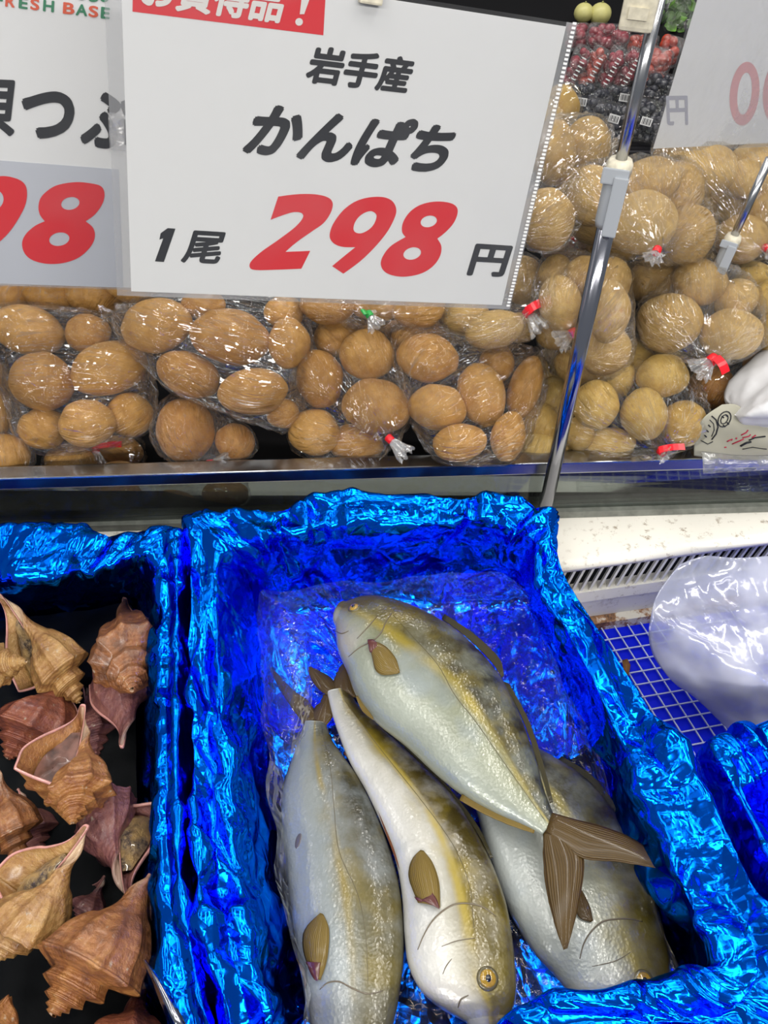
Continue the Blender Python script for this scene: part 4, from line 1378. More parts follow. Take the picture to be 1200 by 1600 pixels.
# fish lying lowest at left, head towards the shopper
f2 = Fish('silver grey fish at far left of the box, head cut off by the frame bottom',
   [((580, 1680), (535, 1684)), ((612, 1610), (500, 1645)), ((625, 1545), (482, 1592)), ((631, 1490), (473, 1540)), ((630, 1430), (463, 1480)), ((621, 1370), (455, 1420)), ((603, 1310), (447, 1352)),
    ((583, 1260), (441, 1292)), ((560, 1215), (442, 1240)), ((537, 1182), (452, 1200)), ((519, 1156), (465, 1162)), ((509, 1130), (476, 1128))], 0.000, 0.10, 0.0, 0.4, m2, 0.40)
f3 = Fish('silvery fish in the middle, bright yellow stripe and its eye at the bottom',
   [((793, 1588), (728, 1597)), ((803, 1572), (712, 1588)), ((807, 1545), (684, 1572)), ((805, 1510), (656, 1545)), ((800, 1462), (638, 1508)), ((789, 1405), (632, 1462)), ((765, 1342), (628, 1400)), ((736, 1287), (618, 1345)),
    ((704, 1240), (597, 1290)), ((665, 1200), (572, 1236)), ((625, 1163), (546, 1190)), ((588, 1128), (530, 1150)), ((560, 1102), (519, 1116)), ((545, 1076), (511, 1082))], 0.004, 0.06, 0.0, 0.4, m3, 0.42)
f4 = Fish('pale fish at right lying beneath the olive fish tail',
   [((1030, 1600), (985, 1614)), ((1045, 1570), (942, 1592)), ((1047, 1520), (900, 1560)), ((1037, 1460), (865, 1520)), ((1020, 1400), (830, 1480)), ((994, 1335), (800, 1430)), ((958, 1270), (775, 1375)),
    ((918, 1222), (757, 1320)), ((870, 1188), (746, 1270)), ((820, 1160), (727, 1220)), ((770, 1132), (702, 1172)), ((732, 1112), (690, 1132))], -0.004, -0.05, 0.0, 0.4, m4, 0.38)
f1 = Fish('olive backed fish lying on top, head at upper left, forked tail at right',
   [((541, 941), (524, 976)), ((575, 934), (528, 1014)), ((610, 939), (541, 1045)), ((650, 953), (557, 1086)), ((700, 980), (587, 1125)), ((742, 1014), (633, 1162)), ((784, 1064), (682, 1208)),
    ((814, 1124), (727, 1244)), ((837, 1190), (775, 1271)), ((852, 1240), (815, 1288)), ((868, 1280), (848, 1304))], 0.050, 0.02, 0.05, 0.45, m1, 0.44)

# --- top fish
f1.fin('tail_fin', [(862, 1272), (900, 1283), (940, 1293), (992, 1315), (1048, 1358)], [(852, 1302), (884, 1325), (912, 1344), (965, 1348), (1044, 1361)], M['fin_olive'], False, 0.0, 0.004, 0.002, rag=0.8, offs=0.002)
f1.fin('tail_fin', [(866, 1284), (895, 1310), (912, 1344), (904, 1410), (886, 1482)], [(849, 1300), (849, 1345), (854, 1390), (864, 1435), (880, 1484)], M['fin_olive'], False, 0.0, 0.004, 0.002, rag=0.8, offs=0.0)
f1.fin('pectoral_fin', [(578, 1003), (600, 1010), (618, 1030), (625, 1052)], [(583, 1028), (588, 1048), (600, 1056), (622, 1054)], M['fin_gold'], True, 0.002, 0.003)
f1.fin('fin_root', [(576, 1003), (584, 1003), (590, 1008)], [(580, 1022), (586, 1022), (590, 1018)], M['fin_root'], True, 0.0036, 0.001)
f1.fin('dorsal_fin', [(690, 972), (730, 1002), (768, 1040), (783, 1064)], [(694, 965), (738, 994), (778, 1032), (787, 1060)], M['fin_dark'], False, 0.0, rag=0.6, offs=0.006)
f1.fin('dorsal_fin', [(786, 1068), (815, 1125), (838, 1190), (858, 1258)], [(795, 1072), (824, 1126), (846, 1190), (863, 1256)], M['fin_dark'], False, 0.0, rag=0.5, offs=0.004)
f1.fin('anal_fin', [(722, 1241), (762, 1263), (800, 1281), (836, 1297)], [(718, 1250), (757, 1272), (798, 1290), (834, 1302)], M['fin_gold'], False, 0.0, rag=0.4, offs=0.0)
f1.fin('pelvic_fin', [(560, 1088), (570, 1104), (583, 1122)], [(556, 1090), (566, 1112), (584, 1127)], M['fin_gold'], False, 0.0, offs=0.002)
f1.eye(553, 949, 8.5)
f1.line('gill_edge', [(612, 958), (603, 972), (596, 988), (583, 1001), (562, 1012), (545, 1026)], 0.00068, M['crease'])
f1.line('cheek_line', [(590, 962), (575, 980), (558, 998)], 0.00056, M['crease'])
f1.line('mouth_line', [(523, 985), (534, 990), (545, 986)], 0.00056, M['crease'])
f1.line('lateral_line', [(615, 962), (650, 1000), (685, 1040), (710, 1085), (745, 1130), (790, 1195), (850, 1280)], 0.00028, M['lateral'])

# --- left fish
f2.fin('tail_fin', [(478, 1136), (455, 1106), (436, 1076), (422, 1048)], [(500, 1122), (482, 1098), (458, 1082), (430, 1054)], M['fin_olive'], False, 0.0, 0.003, rag=1.5, edge_lift=0.01)
f2.fin('tail_fin', [(508, 1136), (520, 1122), (521, 1108), (515, 1090)], [(484, 1122), (494, 1106), (502, 1100), (508, 1090)], M['fin_olive'], False, 0.0, 0.003, rag=1.0, edge_lift=0.006)
f2.fin('dorsal_fin', [(538, 1180), (562, 1212), (584, 1256)], [(544, 1172), (572, 1208), (592, 1256)], M['fin_brown'], False, 0.0, rag=0.5, offs=0.004)
f2.fin('dorsal_fin', [(588, 1262), (603, 1305), (618, 1345), (628, 1372)], [(599, 1240), (617, 1290), (629, 1322), (632, 1368)], M['fin_brown'], False, 0.002, rag=0.6, offs=0.007)
f2.fin('anal_fin', [(476, 1168), (462, 1196), (448, 1232)], [(470, 1164), (454, 1194), (440, 1236)], M['fin_dark'], False, 0.0, offs=0.002)
f2.fin('pectoral_fin', [(496, 1530), (478, 1492), (478, 1455), (502, 1428)], [(502, 1532), (512, 1500), (515, 1455), (506, 1430)], M['fin_gold'], True, 0.002, 0.004)
f2.fin('fin_root', [(484, 1504), (490, 1520), (498, 1534)], [(504, 1506), (503, 1520), (501, 1534)], M['fin_root'], True, 0.0052, 0.001)
f2.line('gill_edge', [(598, 1548), (575, 1553), (552, 1545), (530, 1534), (512, 1536), (500, 1546)], 0.00068, M['crease'])
f2.line('lateral_line', [(503, 1140), (516, 1200), (522, 1262), (530, 1330), (560, 1400), (572, 1470), (575, 1540)], 0.00028, M['lateral'])
f2.disc('dark_spot', 466, 1314, 0.0075, M['spot'], 0.0002, 0.0006, asp=0.42, rot=1.35)
f2.eye(600, 1630, 14)

# --- middle fish
f3.fin('tail_fin', [(510, 1086), (496, 1076), (486, 1062), (483, 1047)], [(532, 1080), (518, 1062), (503, 1054), (488, 1048)], M['fin_olive'], False, 0.0, 0.003, rag=1.2, edge_lift=0.006)
f3.fin('tail_fin', [(546, 1080), (556, 1092), (558, 1068), (543, 1038)], [(520, 1080), (522, 1062), (530, 1050), (538, 1040)], M['fin_olive'], False, 0.0, 0.003, rag=1.2, edge_lift=0.006)
f3.fin('dorsal_fin', [(585, 1127), (660, 1197), (735, 1287), (766, 1344)], [(590, 1122), (666, 1192), (741, 1284), (770, 1342)], M['fin_dark'], False, 0.0, rag=0.4, offs=0.003)
f3.fin('pectoral_fin', [(655, 1412), (641, 1372), (645, 1345), (658, 1330)], [(688, 1420), (686, 1380), (676, 1350), (662, 1331)], M['fin_gold'], True, 0.002, 0.004)
f3.fin('fin_root', [(651, 1404), (655, 1410), (661, 1413)], [(688, 1424), (684, 1410), (676, 1398)], M['fin_root'], True, 0.0046, 0.001)
f3.line('gill_edge', [(775, 1432), (755, 1418), (733, 1412), (712, 1413), (694, 1422), (675, 1440), (662, 1462), (653, 1484)], 0.00074, M['crease'])
f3.line('cheek_line', [(742, 1466), (715, 1470), (690, 1479)], 0.00043, M['crease'])
f3.line('cheek_line', [(706, 1498), (697, 1510), (692, 1522)], 0.00043, M['crease'])
f3.line('lateral_line', [(740, 1450), (735, 1390), (718, 1340), (695, 1300), (650, 1240), (590, 1165), (535, 1090)], 0.00028, M['lateral'])
f3.line('mouth_line', [(716, 1574), (720, 1562), (732, 1555)], 0.00068, M['crease'])
f3.eye(762, 1529, 14.5)

# --- right fish
f4.fin('tail_fin', [(730, 1112), (722, 1090), (700, 1072)], [(694, 1130), (690, 1100), (686, 1076)], M['fin_olive'], False, 0.0)
f4.fin('dorsal_fin', [(870, 1189), (920, 1222), (958, 1270), (975, 1300)], [(877, 1183), (928, 1217), (965, 1266), (980, 1297)], M['fin_dark'], False, 0.0, rag=0.5, offs=0.002)
f4.fin('pectoral_fin', [(922, 1441), (904, 1434), (897, 1410), (902, 1388)], [(925, 1440), (921, 1420), (913, 1402), (905, 1388)], M['fin_olive'], True, 0.002, 0.002)
f4.line('gill_edge', [(1003, 1440), (985, 1436), (965, 1436), (942, 1440), (924, 1455), (912, 1475), (906, 1498)], 0.00074, M['crease'])
f4.line('cheek_line', [(985, 1488), (960, 1502), (925, 1510)], 0.00043, M['crease'])
f4.eye(1006, 1533, 14)

# ------------------------------------------------------------------ clear film lying in the fish box under the fish
def lerp_ring(a, b, t): return [p * (1 - t) + q * t for p, q in zip(a, b)]
cF = sum(R_fl, Vector()) / len(R_fl)
def shrink(r, k, dz): return [cF.xy.to_3d() * 0 + Vector((cF.x + (p.x - cF.x) * k, cF.y + (p.y - cF.y) * k, p.z + dz)) for p in r]
lv = [shrink(lerp_ring(R_in, R_fl, 0.25), 0.955, 0.004), shrink(lerp_ring(R_in, R_fl, 0.7), 0.95, 0.008), shrink(R_fl, 0.94, 0.010)]
for i in range(21):                           # ragged upper edge
    lv[0][i].z += 0.016 * noise.noise(Vector((i * 0.9, 3.1, 0))) - 0.004
loops = [catmull([tuple(p) for p in r], 12, True) for r in lv]
c0 = loops[-1].mean(axis=0)
loops += [c0 + (loops[-1] - c0) * 0.55, c0 + (loops[-1] - c0) * 0.04]
loops = np.array(loops)
cols_ = np.array([catmull(loops[:, i], 12) for i in range(loops.shape[1])])
n_, m_ = cols_.shape[:2]
Pq = cols_.reshape(-1, 3)
Pq = Pq + np.stack([vnoise(Pq, 22, 1.0), vnoise(Pq, 22, 5.0), 0.6 * vnoise(Pq, 22, 9.0)], axis=1) * 0.009
lin = mesh_obj('plastic_liner', Pq, grid_faces(n_, m_, True), M['liner'])
tag(lin, 'clear plastic film lining the fish box under the fish', 'plastic film')

def fold_sheet(name, outline_cols, mat, wr=0.004, fr=40, parent=None, thick=0.0):
    """a sheet from rows of 3-D control points"""
    rows = [catmull([tuple(p) for p in r], 8) for r in outline_cols]
    rows = np.array(rows)
    G = np.array([catmull(rows[:, i], 8) for i in range(rows.shape[1])])
    a, b = G.shape[:2]
    P = G.reshape(-1, 3)
    d = vnoise(P, fr, 2.0) * wr + vnoise(P, fr * 2.4, 7.0) * wr * 0.4
    P = P + np.array([0, -0.5, 0.86]) * d[:, None]
    uv = [(i / (a - 1), j / (b - 1)) for i in range(a) for j in range(b)]
    o = mesh_obj(name, P, grid_faces(a, b), mat, parent, True, uv)
    if thick:
        sm = o.modifiers.new('thickness', 'SOLIDIFY'); sm.thickness = thick
    return o
fold = fold_sheet('plastic_bag_end', [
    [at_z(422, 930, .055), at_z(440, 935, .060), at_z(462, 945, .055), at_z(474, 975, .045)],
    [at_z(416, 990, .040), at_z(440, 985, .066), at_z(465, 995, .062), at_z(480, 1030, .035)],
    [at_z(420, 1060, .030), at_z(445, 1050, .058), at_z(470, 1055, .058), at_z(488, 1085, .030)],
    [at_z(436, 1130, .010), at_z(452, 1120, .038), at_z(466, 1115, .038), at_z(480, 1130, .016)],
    [at_z(440, 1190, -.01), at_z(450, 1185, .012), at_z(458, 1180, .012), at_z(468, 1185, -.005)]], M['liner'], 0.004, 45)
tag(fold, 'bunched clear plastic film over the grey fish tail at the left wall', 'plastic film')

# ------------------------------------------------------------------ whelks
def shell_mat(name, a, b_, c_):
    m, nt, out = new_mat(name)
    N = NT(nt)
    tc = N.n('TexCoord')
    uv = N.n('UVMap'); uv.uv_map = 'UVMap'
    sp = N.n('SeparateXYZ'); N.l(uv.outputs[0], sp.inputs[0])
    oi = N.n('ObjectInfo')
    f = N.noise(tc.outputs['Object'], 2.6, 4, 0.65)
    f = N.math('ADD', f, N.math('MULTIPLY', N.math('SUBTRACT', oi.outputs['Random'], 0.5), 0.2))
    w = N.math('MULTIPLY_ADD', N.math('SINE', N.math('MULTIPLY', sp.outputs[1], 120.0)), 0.5, 0.5)
    g = N.math('MULTIPLY_ADD', N.math('SINE', N.math('MULTIPLY', sp.outputs[0], 260.0)), 0.5, 0.5)
    c = N.ramp(f, [(0.30, c_), (0.48, b_), (0.66, a)])
    c = N.mix(N.math('MULTIPLY', w, 0.05), c, tuple(x * 0.5 for x in c_))
    c = N.mix(N.math('MULTIPLY', g, 0.12), c, tuple(min(1, x * 1.25) for x in a))
    wh = N.noise(tc.outputs['Object'], 5.0, 3, 0.6)
    c = N.mix(N.ramp(wh, [(0.66, 0.0), (0.74, 0.75)]), c, (0.42, 0.35, 0.27))
    # pale canal end
    pe = N.ramp(sp.outputs[1], [(0.80, 0.0), (0.98, 0.8)])
    c = N.mix(N.math('MULTIPLY', pe, 0.55), c, (0.66, 0.54, 0.40))
    b = N.n('BsdfPrincipled', Roughness=0.42)
    b.inputs['Coat Weight'].default_value = 0.45
    b.inputs['Coat Roughness'].default_value = 0.2
    N.l(c, b.inputs['Base Color'])
    hb = N.math('ADD', N.math('MULTIPLY', w, 0.25), N.math('ADD', N.math('MULTIPLY', g, 0.35), N.noise(tc.outputs['Object'], 14.0, 4, 0.6)))
    N.l(N.bump(hb, 0.35, 0.012), b.inputs['Normal'])
    N.l(b.outputs[0], out.inputs[0])
    return m
M['shell_brown'] = shell_mat('brown_shell', (0.36, 0.165, 0.050), (0.25, 0.092, 0.028), (0.13, 0.050, 0.021))
M['shell_red'] = shell_mat('reddish_shell', (0.31, 0.105, 0.05), (0.22, 0.062, 0.036), (0.13, 0.042, 0.034))
M['shell_tan'] = shell_mat('tan_shell', (0.42, 0.25, 0.088), (0.30, 0.150, 0.046), (0.17, 0.076, 0.03))
M['shell_purple'] = shell_mat('purplish_shell', (0.26, 0.105, 0.085), (0.18, 0.065, 0.065), (0.10, 0.04, 0.045))
def flesh_mat():
    m, nt, out = new_mat('speckled_whelk_foot')
    N = NT(nt)
    tc = N.n('TexCoord')
    f = N.noise(tc.outputs['Object'], 9.0, 5, 0.75)
    g = N.noise(tc.outputs['Object'], 1.6, 2, 0.5)
    c = N.ramp(f, [(0.40, (0.05, 0.035, 0.03)), (0.50, (0.26, 0.19, 0.12)), (0.60, (0.50, 0.36, 0.18))])
    c = N.mix(N.ramp(g, [(0.42, 0.0), (0.56, 1.0)]), c, (0.56, 0.36, 0.13))
    b = N.n('BsdfPrincipled', Roughness=0.35); b.inputs['Coat Weight'].default_value = 0.6
    N.l(c, b.inputs['Base Color']); N.l(N.bump(f, 0.6, 0.06), b.inputs['Normal'])
    N.l(b.outputs[0], out.inputs[0])
    return m
M['flesh'] = flesh_mat()
M['operculum'] = simple('horny_operculum', (0.13, 0.06, 0.045), 0.4, noise_amt=0.8, noise_scale=2.5, coat=0.25)
M['lip'] = simple('pink_shell_lip', (0.55, 0.27, 0.24), 0.3, coat=0.6, noise_amt=0.2, noise_scale=4)

PROFILE = [(0.50, -0.97), (0.66, -1.03), (0.84, -1.10), (1.03, -1.22), (1.02, -1.30), (1.00, -1.52), (0.92, -1.86), (0.72, -2.22), (0.46, -2.56), (0.28, -2.84), (0.20, -3.10), (0.19, -3.38), (0.15, -3.44),
           (0.09, -3.40), (0.07, -3.0), (0.08, -2.5), (0.12, -1.9), (0.20, -1.4), (0.34, -1.08)]
N_OUT = 13
def shell_mesh(seed, ribs=9, keel=0.0, flare=0.30):
    r = random.Random(seed)
    prof = catmull(PROFILE, 4, True)
    m = len(prof)
    turns = 5.2; per = 64
    n = int(turns * per)
    V, U = [], []
    ph = r.uniform(0, 6)
    for i in range(n + 1):
        th = -turns * 2 * math.pi + i * 2 * math.pi / per
        s = 1.62 ** (th / (2 * math.pi))
        rib = max(0.0, math.cos(ribs * th + ph)) ** 2 * (1.0 if th > -7 else 0.45)
        last = max(0.0, 1 + th / 0.75)
        for j in range(m):
            q = j / m
            out = max(0.0, math.sin(math.pi * min(1, q / (N_OUT / len(PROFILE)))))
            rho, ze = prof[j]
            sh = math.exp(-((ze + 1.24) / 0.16) ** 2) if rho > 0.6 else 0
            k = 1 + 0.095 * rib * out * (1.6 if rho > 0.55 else 0.3) + sh * (0.05 + keel * (0.4 + 0.6 * rib)) + 0.02 * noise.noise(Vector((math.cos(th) * 2 + seed, math.sin(th) * 2, ze * 2)))
            k += flare * last * last * out
            rr_ = rho * k
            V.append((s * rr_ * math.cos(th), -s * rr_ * math.sin(th), s * (ze + sh * 0.04 * rib)))
            U.append((i / n, q / (N_OUT / len(PROFILE)) if q < N_OUT / len(PROFILE) else 1.0))
    me = bpy.data.meshes.new('shell')
    me.from_pydata(V, [], grid_faces(n + 1, m, False, True))
    uvl = me.uv_layers.new(name='UVMap')
    li = np.zeros(len(me.loops), dtype=np.int32); me.loops.foreach_get('vertex_index', li)
    uvl.data.foreach_set('uv', np.asarray(U, dtype=np.float32)[li].ravel())
    me.polygons.foreach_set('use_smooth', [True] * len(me.polygons))
    me.update()
    end = [Vector(v) for v in V[-m:]]
    near = [Vector(v) for v in V[-5 * m:-4 * m]]
    return me, end, near
def plug_mesh(near, inset, bulge, seed):
    c = sum(near, Vector()) / len(near)
    c = Vector((0.48, 0, -1.75))
    th = -4 * 2 * math.pi / 64
    V = []; rings = 9; m = len(near)
    nrm = Vector((-math.sin(th), -math.cos(th), 0))
    sel = [p for p in near if p.z > -2.7]
    c = sum(sel, Vector()) / len(sel)
    for i in range(rings):
        t = max(0.02, i / (rings - 1))
        for p in near:
            q = p.copy()
            if q.z < -2.7: q = Vector((q.x, q.y, -2.7))
            w = c + (q - c) * t * inset + nrm * bulge * (1 - t * t)
            w += nrm * 0.06 * noise.noise(w * 3 + Vector((seed, 0, 0)))
            V.append(w)
    return V, grid_faces(rings, m, False, True)
def lip_mesh(end):
    c = Vector((0.45, 0, -1.7))
    V = []
    m = len(end)
    for p in end:
        d = (p - c).normalized()
        for k in range(8):
            a = 2 * math.pi * k / 8
            V.append(p + d * 0.035 * math.cos(a) + Vector((0, 1, 0)) * 0.05 * math.sin(a))
    return V, grid_faces(m, 8, True, True)
SHELLS = {}
def get_shell(seed, ribs, keel, flare, mat):
    key = (seed, ribs, keel, flare, mat)
    if key not in SHELLS:
        me, end, near = shell_mesh(seed, ribs, keel, flare)
        me.materials.append(M[mat])
        SHELLS[key] = (me, end, near)
    return SHELLS[key]

def whelk(label, apex, canal, width_px, roll, mat, seed, ribs=9, keel=0.0, flare=0.30, plug='flesh', fat=1.0):
    """apex, canal: (x, y, z)"""
    A = at_z(*apex); Bc = at_z(*canal)
    ax = (Bc - A)
    L = ax.length
    ax.normalize()
    zc = -ax
    n = (CO - A).normalized()
    xa = (n - zc * n.dot(zc)).normalized()
    xa = Matrix.Rotation(math.radians(roll), 3, zc) @ xa
    ya = zc.cross(xa)
    dep = ((A + Bc) / 2 - CO).dot(FW)
    sw = width_px / F * dep / 2.08 * fat
    sl = L / 3.42
    Mx = Matrix.Translation(A) @ Matrix((xa, ya, zc)).transposed().to_4x4() @ Matrix.Diagonal((sw, sw, sl, 1))
    root = empty('whelk', (0, 0, 0))
    root.matrix_world = Mx
    tag(root, label, 'whelk', 'whelks in the left blue foil box')
    me, end, near = get_shell(seed, ribs, keel, flare, mat)
    o = bpy.data.objects.new('shell', me); COL.objects.link(o); o.parent = root
    V, Fc = plug_mesh(near, 0.93, 0.16 if plug == 'flesh' else 0.02, seed)
    p = mesh_obj('foot' if plug == 'flesh' else 'operculum', V, Fc, M[plug]); p.parent = root
    V, Fc = lip_mesh(end)
    p = mesh_obj('lip', V, Fc, M['lip']); p.parent = root

whelk('big ridged brown whelk in the back right corner, spire pointing forward', (207, 1084, .070), (186, 935, -.010), 124, 250, 'shell_brown', 1, 10, 0.05)
whelk('tan whelk in the back left with its pale canal pointing up', (128, 1102, .010), (2, 922, .072), 112, 112, 'shell_tan', 2, 10, 0.03, plug='flesh')
whelk('small spired tan whelk at left edge lying against the tan whelk', (46, 1033, .075), (-120, 1060, .050), 84, 180, 'shell_tan', 3, 9, 0.04)
whelk('reddish ribbed whelk left of the whelk with the shiny operculum', (8, 1190, .000), (108, 1040, .020), 122, 260, 'shell_red', 4, 8, 0.05)
whelk('purplish whelk with white canal tip beside the right foil wall', (214, 1010, -.02), (199, 1165, .045), 112, 250, 'shell_purple', 5, 8, 0.02)
whelk('brown whelk in the middle with dark operculum and upright canal', (112, 1292, .078), (138, 1104, .060), 122, 72, 'shell_brown', 6, 9, 0.12, 0.75, plug='operculum')
whelk('whelk showing tan speckled foot and purple lip by the right wall', (165, 1225, .000), (192, 1412, .055), 128, 78, 'shell_purple', 7, 9, 0.04, 0.45)
whelk('big pale whelk with white canal tip in front of the left edge', (-14, 1506, .045), (142, 1296, .085), 146, 122, 'shell_tan', 8, 9, 0.02, 0.5)
whelk('large orange brown whelk in front with whitish scar and stepped spire', (74, 1594, .060), (248, 1338, .060), 176, 225, 'shell_brown', 9, 10, 0.06, 0.35)
whelk('whelk at the bottom left corner cut off by the frame', (-55, 1570, .06), (80, 1700, .04), 120, 170, 'shell_brown', 10, 8, 0.12)
whelk('broad pinkish whelk at the frame bottom below the stepped spire', (150, 1745, .04), (225, 1520, -.01), 176, 200, 'shell_red', 11, 8, 0.02)
whelk('brown whelk at the left edge above the pale whelk', (30, 1350, .02), (-10, 1190, .055), 96, 160, 'shell_brown', 12, 9, 0.02)
whelk('dark whelk deep in the box under the orange brown whelk', (120, 1440, -.02), (165, 1370, -.01), 70, 150, 'shell_purple', 13, 8, 0.02)
whelk('dark whelk deep in the box beneath the back corner whelk', (150, 1190, -.025), (130, 1060, -.02), 84, 150, 'shell_purple', 14, 8, 0.02)
whelk('dark whelk deep in the box at left under the foot showing whelk', (60, 1340, -.025), (30, 1230, -.02), 84, 150, 'shell_purple', 15, 8, 0.02)
# film sheet, its black standing in for shade in the whelk box bottom
cW = sum(W_fl, Vector()) / len(W_fl)
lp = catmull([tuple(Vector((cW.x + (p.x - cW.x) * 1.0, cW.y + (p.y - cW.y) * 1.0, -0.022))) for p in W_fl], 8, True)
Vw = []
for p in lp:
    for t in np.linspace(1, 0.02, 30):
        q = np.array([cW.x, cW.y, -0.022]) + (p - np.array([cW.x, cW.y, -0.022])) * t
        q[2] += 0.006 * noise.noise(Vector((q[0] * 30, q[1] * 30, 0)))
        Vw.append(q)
mb = mesh_obj('shade_black_sheet', Vw, grid_faces(len(lp), 30, True), simple('shade_black_film', (0.004, 0.005, 0.006), 0.5, spec=0.08, bump=0.5, noise_scale=60))
tag(mb, 'plastic sheet under the whelks, coloured black to stand in for shade', 'plastic sheet')

# tong blade at the lower left
tg = empty('tongs', at_z(250, 1560, 0.09))
tag(tg, 'shiny metal tong blade leaning on the foil rim at bottom left', 'tongs')
bm = bmesh.new()
pa = [at_z(226, 1502, .105), at_z(243, 1530, .110), at_z(262, 1568, .115), at_z(288, 1625, .120)]
w_ = [0.0015, 0.0035, 0.0055, 0.0065]
L_, R_ = [], []
for p, w in zip(pa, w_):
    L_.append(p + Vector((-w, 0.001, 0))); R_.append(p + Vector((w, 0, 0.002)))
rows = []
for a, b in zip(L_, R_):
    rows.append([bm.verts.new(a), bm.verts.new((a + b) / 2 + Vector((0, 0, .0018))), bm.verts.new(b), bm.verts.new((a + b) / 2 - Vector((0, 0, .0008)))])
for i in range(3):
    for k in range(4):
        bm.faces.new((rows[i][k], rows[i][(k + 1) % 4], rows[i + 1][(k + 1) % 4], rows[i + 1][k]))
bm.faces.new(rows[0]); bm.faces.new(list(reversed(rows[-1])))
bm_obj('blade', bm, M['chrome'], tg, True)
# ------------------------------------------------------------------ things on the right
M['milky'] = film_mat('milky_sheet', tint=(0.86, 0.89, 0.98), base=0.05, haze=0.85, rough=0.14, bump=0.22, use_uv=False, streak=9.0, stretch=(1, 1, 1), hazecol=(0.72, 0.75, 0.90))
def Y(x, y, Yv): return at_y(x, y, Yv)
sheet = fold_sheet('plastic_sheet', [
    [Y(1066, 880, .605), Y(1104, 868, .612), Y(1150, 872, .620), Y(1210, 868, .625), Y(1290, 860, .63)],
    [Y(1026, 930, .575), Y(1080, 925, .585), Y(1140, 920, .590), Y(1215, 915, .595), Y(1300, 905, .60)],
    [Y(1012, 985, .550), Y(1070, 985, .535), Y(1140, 980, .535), Y(1220, 970, .545), Y(1310, 960, .55)],
    [Y(1022, 1030, .530), Y(1080, 1045, .505), Y(1150, 1035, .495), Y(1225, 1025, .505), Y(1315, 1015, .51)],
    [Y(1060, 1072, .505), Y(1100, 1088, .485), Y(1160, 1085, .470), Y(1230, 1075, .475), Y(1320, 1070, .48)],
    [Y(1132, 1106, .475), Y(1148, 1146, .465), Y(1190, 1142, .450), Y(1235, 1130, .450), Y(1325, 1120, .45)]], M['milky'], 0.003, 20, thick=0.0006)
co = np.array([v.co[:] for v in sheet.data.vertices])
dd = crumple(co, 31, 1.0)
for v, d in zip(sheet.data.vertices, dd): v.co += Vector((0, -0.6, 0.8)) * float(d)
tag(sheet, 'milky translucent plastic sheet draped over the grille at right', 'plastic sheet')

# scrap of brown leaf on the wire deck
V = []
lc = [(972, 1032), (980, 1030), (985, 1040), (982, 1056), (978, 1058), (974, 1046)]
P = [at_z(x, y, Z_DECK + 0.006 + 0.004 * (i % 2)) for i, (x, y) in enumerate(lc)]
lf = mesh_obj('leaf_scrap', P + [p + Vector((0, 0, 0.0012)) for p in P], [(0, 1, 2, 3, 4, 5), (11, 10, 9, 8, 7, 6)] + [(i, (i + 1) % 6, 6 + (i + 1) % 6, 6 + i) for i in range(6)], simple('dry_brown_leaf', (0.22, 0.10, 0.03), 0.7, noise_amt=.4, noise_scale=80))
tag(lf, 'dry brown leaf scrap on the blue wire deck beside the fish box', 'leaf')

# white wrapped bundle with printed paper beneath it
bd = empty('wrapped_bundle', at_y(1180, 690, .74))
tag(bd, 'white wrapped bundle on black printed paper at the right of the rail', 'bundle')
bm = bmesh.new()
pts = [(1133, 652, .725), (1150, 620, .75), (1182, 596, .76), (1215, 560, .78), (1270, 530, .80), (1320, 560, .78), (1310, 650, .74), (1250, 690, .72), (1190, 688, .72), (1150, 678, .72), (1200, 640, .70), (1260, 610, .72), (1160, 650, .705)]
for (x, y, yy) in pts:
    p = at_y(x, y, yy)
    bm.verts.new(p); bm.verts.new(p + Vector((0.01, 0.05, -0.01)))
r = bmesh.ops.convex_hull(bm, input=bm.verts)
bmesh.ops.delete(bm, geom=[v for v in bm.verts if not v.link_faces], context='VERTS')
for _ in range(5):
    es = [e for e in bm.edges if e.calc_length() > 0.008]
    if not es: break
    bmesh.ops.subdivide_edges(bm, edges=es, cuts=1)
    bmesh.ops.triangulate(bm, faces=[f for f in bm.faces if len(f.verts) > 3])
for _ in range(6): bmesh.ops.smooth_vert(bm, verts=bm.verts, factor=0.5, use_axis_x=True, use_axis_y=True, use_axis_z=True)
bm.normal_update()
co = np.array([v.co[:] for v in bm.verts])
dd = crumple(co, 77, 1.3)
for v, d in zip(list(bm.verts), dd): v.co += v.normal * float(d)
bm_obj('wrapper', bm, simple('white_wrapping', (0.70, 0.71, 0.74), 0.45), bd, True)
def printed_paper():
    m, nt, out = new_mat('printed_paper')
    N = NT(nt)
    b = N.n('BsdfPrincipled', Roughness=0.6)
    b.inputs['Base Color'].default_value = (0.36, 0.35, 0.28, 1)
    N.l(b.outputs[0], out.inputs[0])
    return m
paper_rows = [
    [Y(1128, 632, .738), Y(1150, 632, .738), Y(1180, 650, .73), Y(1260, 680, .73)],
    [Y(1098, 654, .730), Y(1130, 660, .726), Y(1180, 682, .716), Y(1260, 692, .716)],
    [Y(1086, 684, .726), Y(1124, 692, .722), Y(1180, 702, .714), Y(1260, 706, .714)],
    [Y(1084, 712, .722), Y(1124, 716, .718), Y(1180, 718, .714), Y(1260, 716, .712)]]
pp = fold_sheet('printed_paper', paper_rows, printed_paper(), 0.002, 50, bd, thick=0.0005)
bd_bvh = BVHTree.FromPolygons([tuple(v.co) for v in pp.data.vertices], [tuple(p.vertices) for p in pp.data.polygons])
bd_loc = bd.location
def on_paper(x, y):
    r = ray(x, y).normalized()
    h = bd_bvh.ray_cast(CO, r)
    return (h[0] - r * 0.0012) if h[0] is not None else Y(x, y, .714)
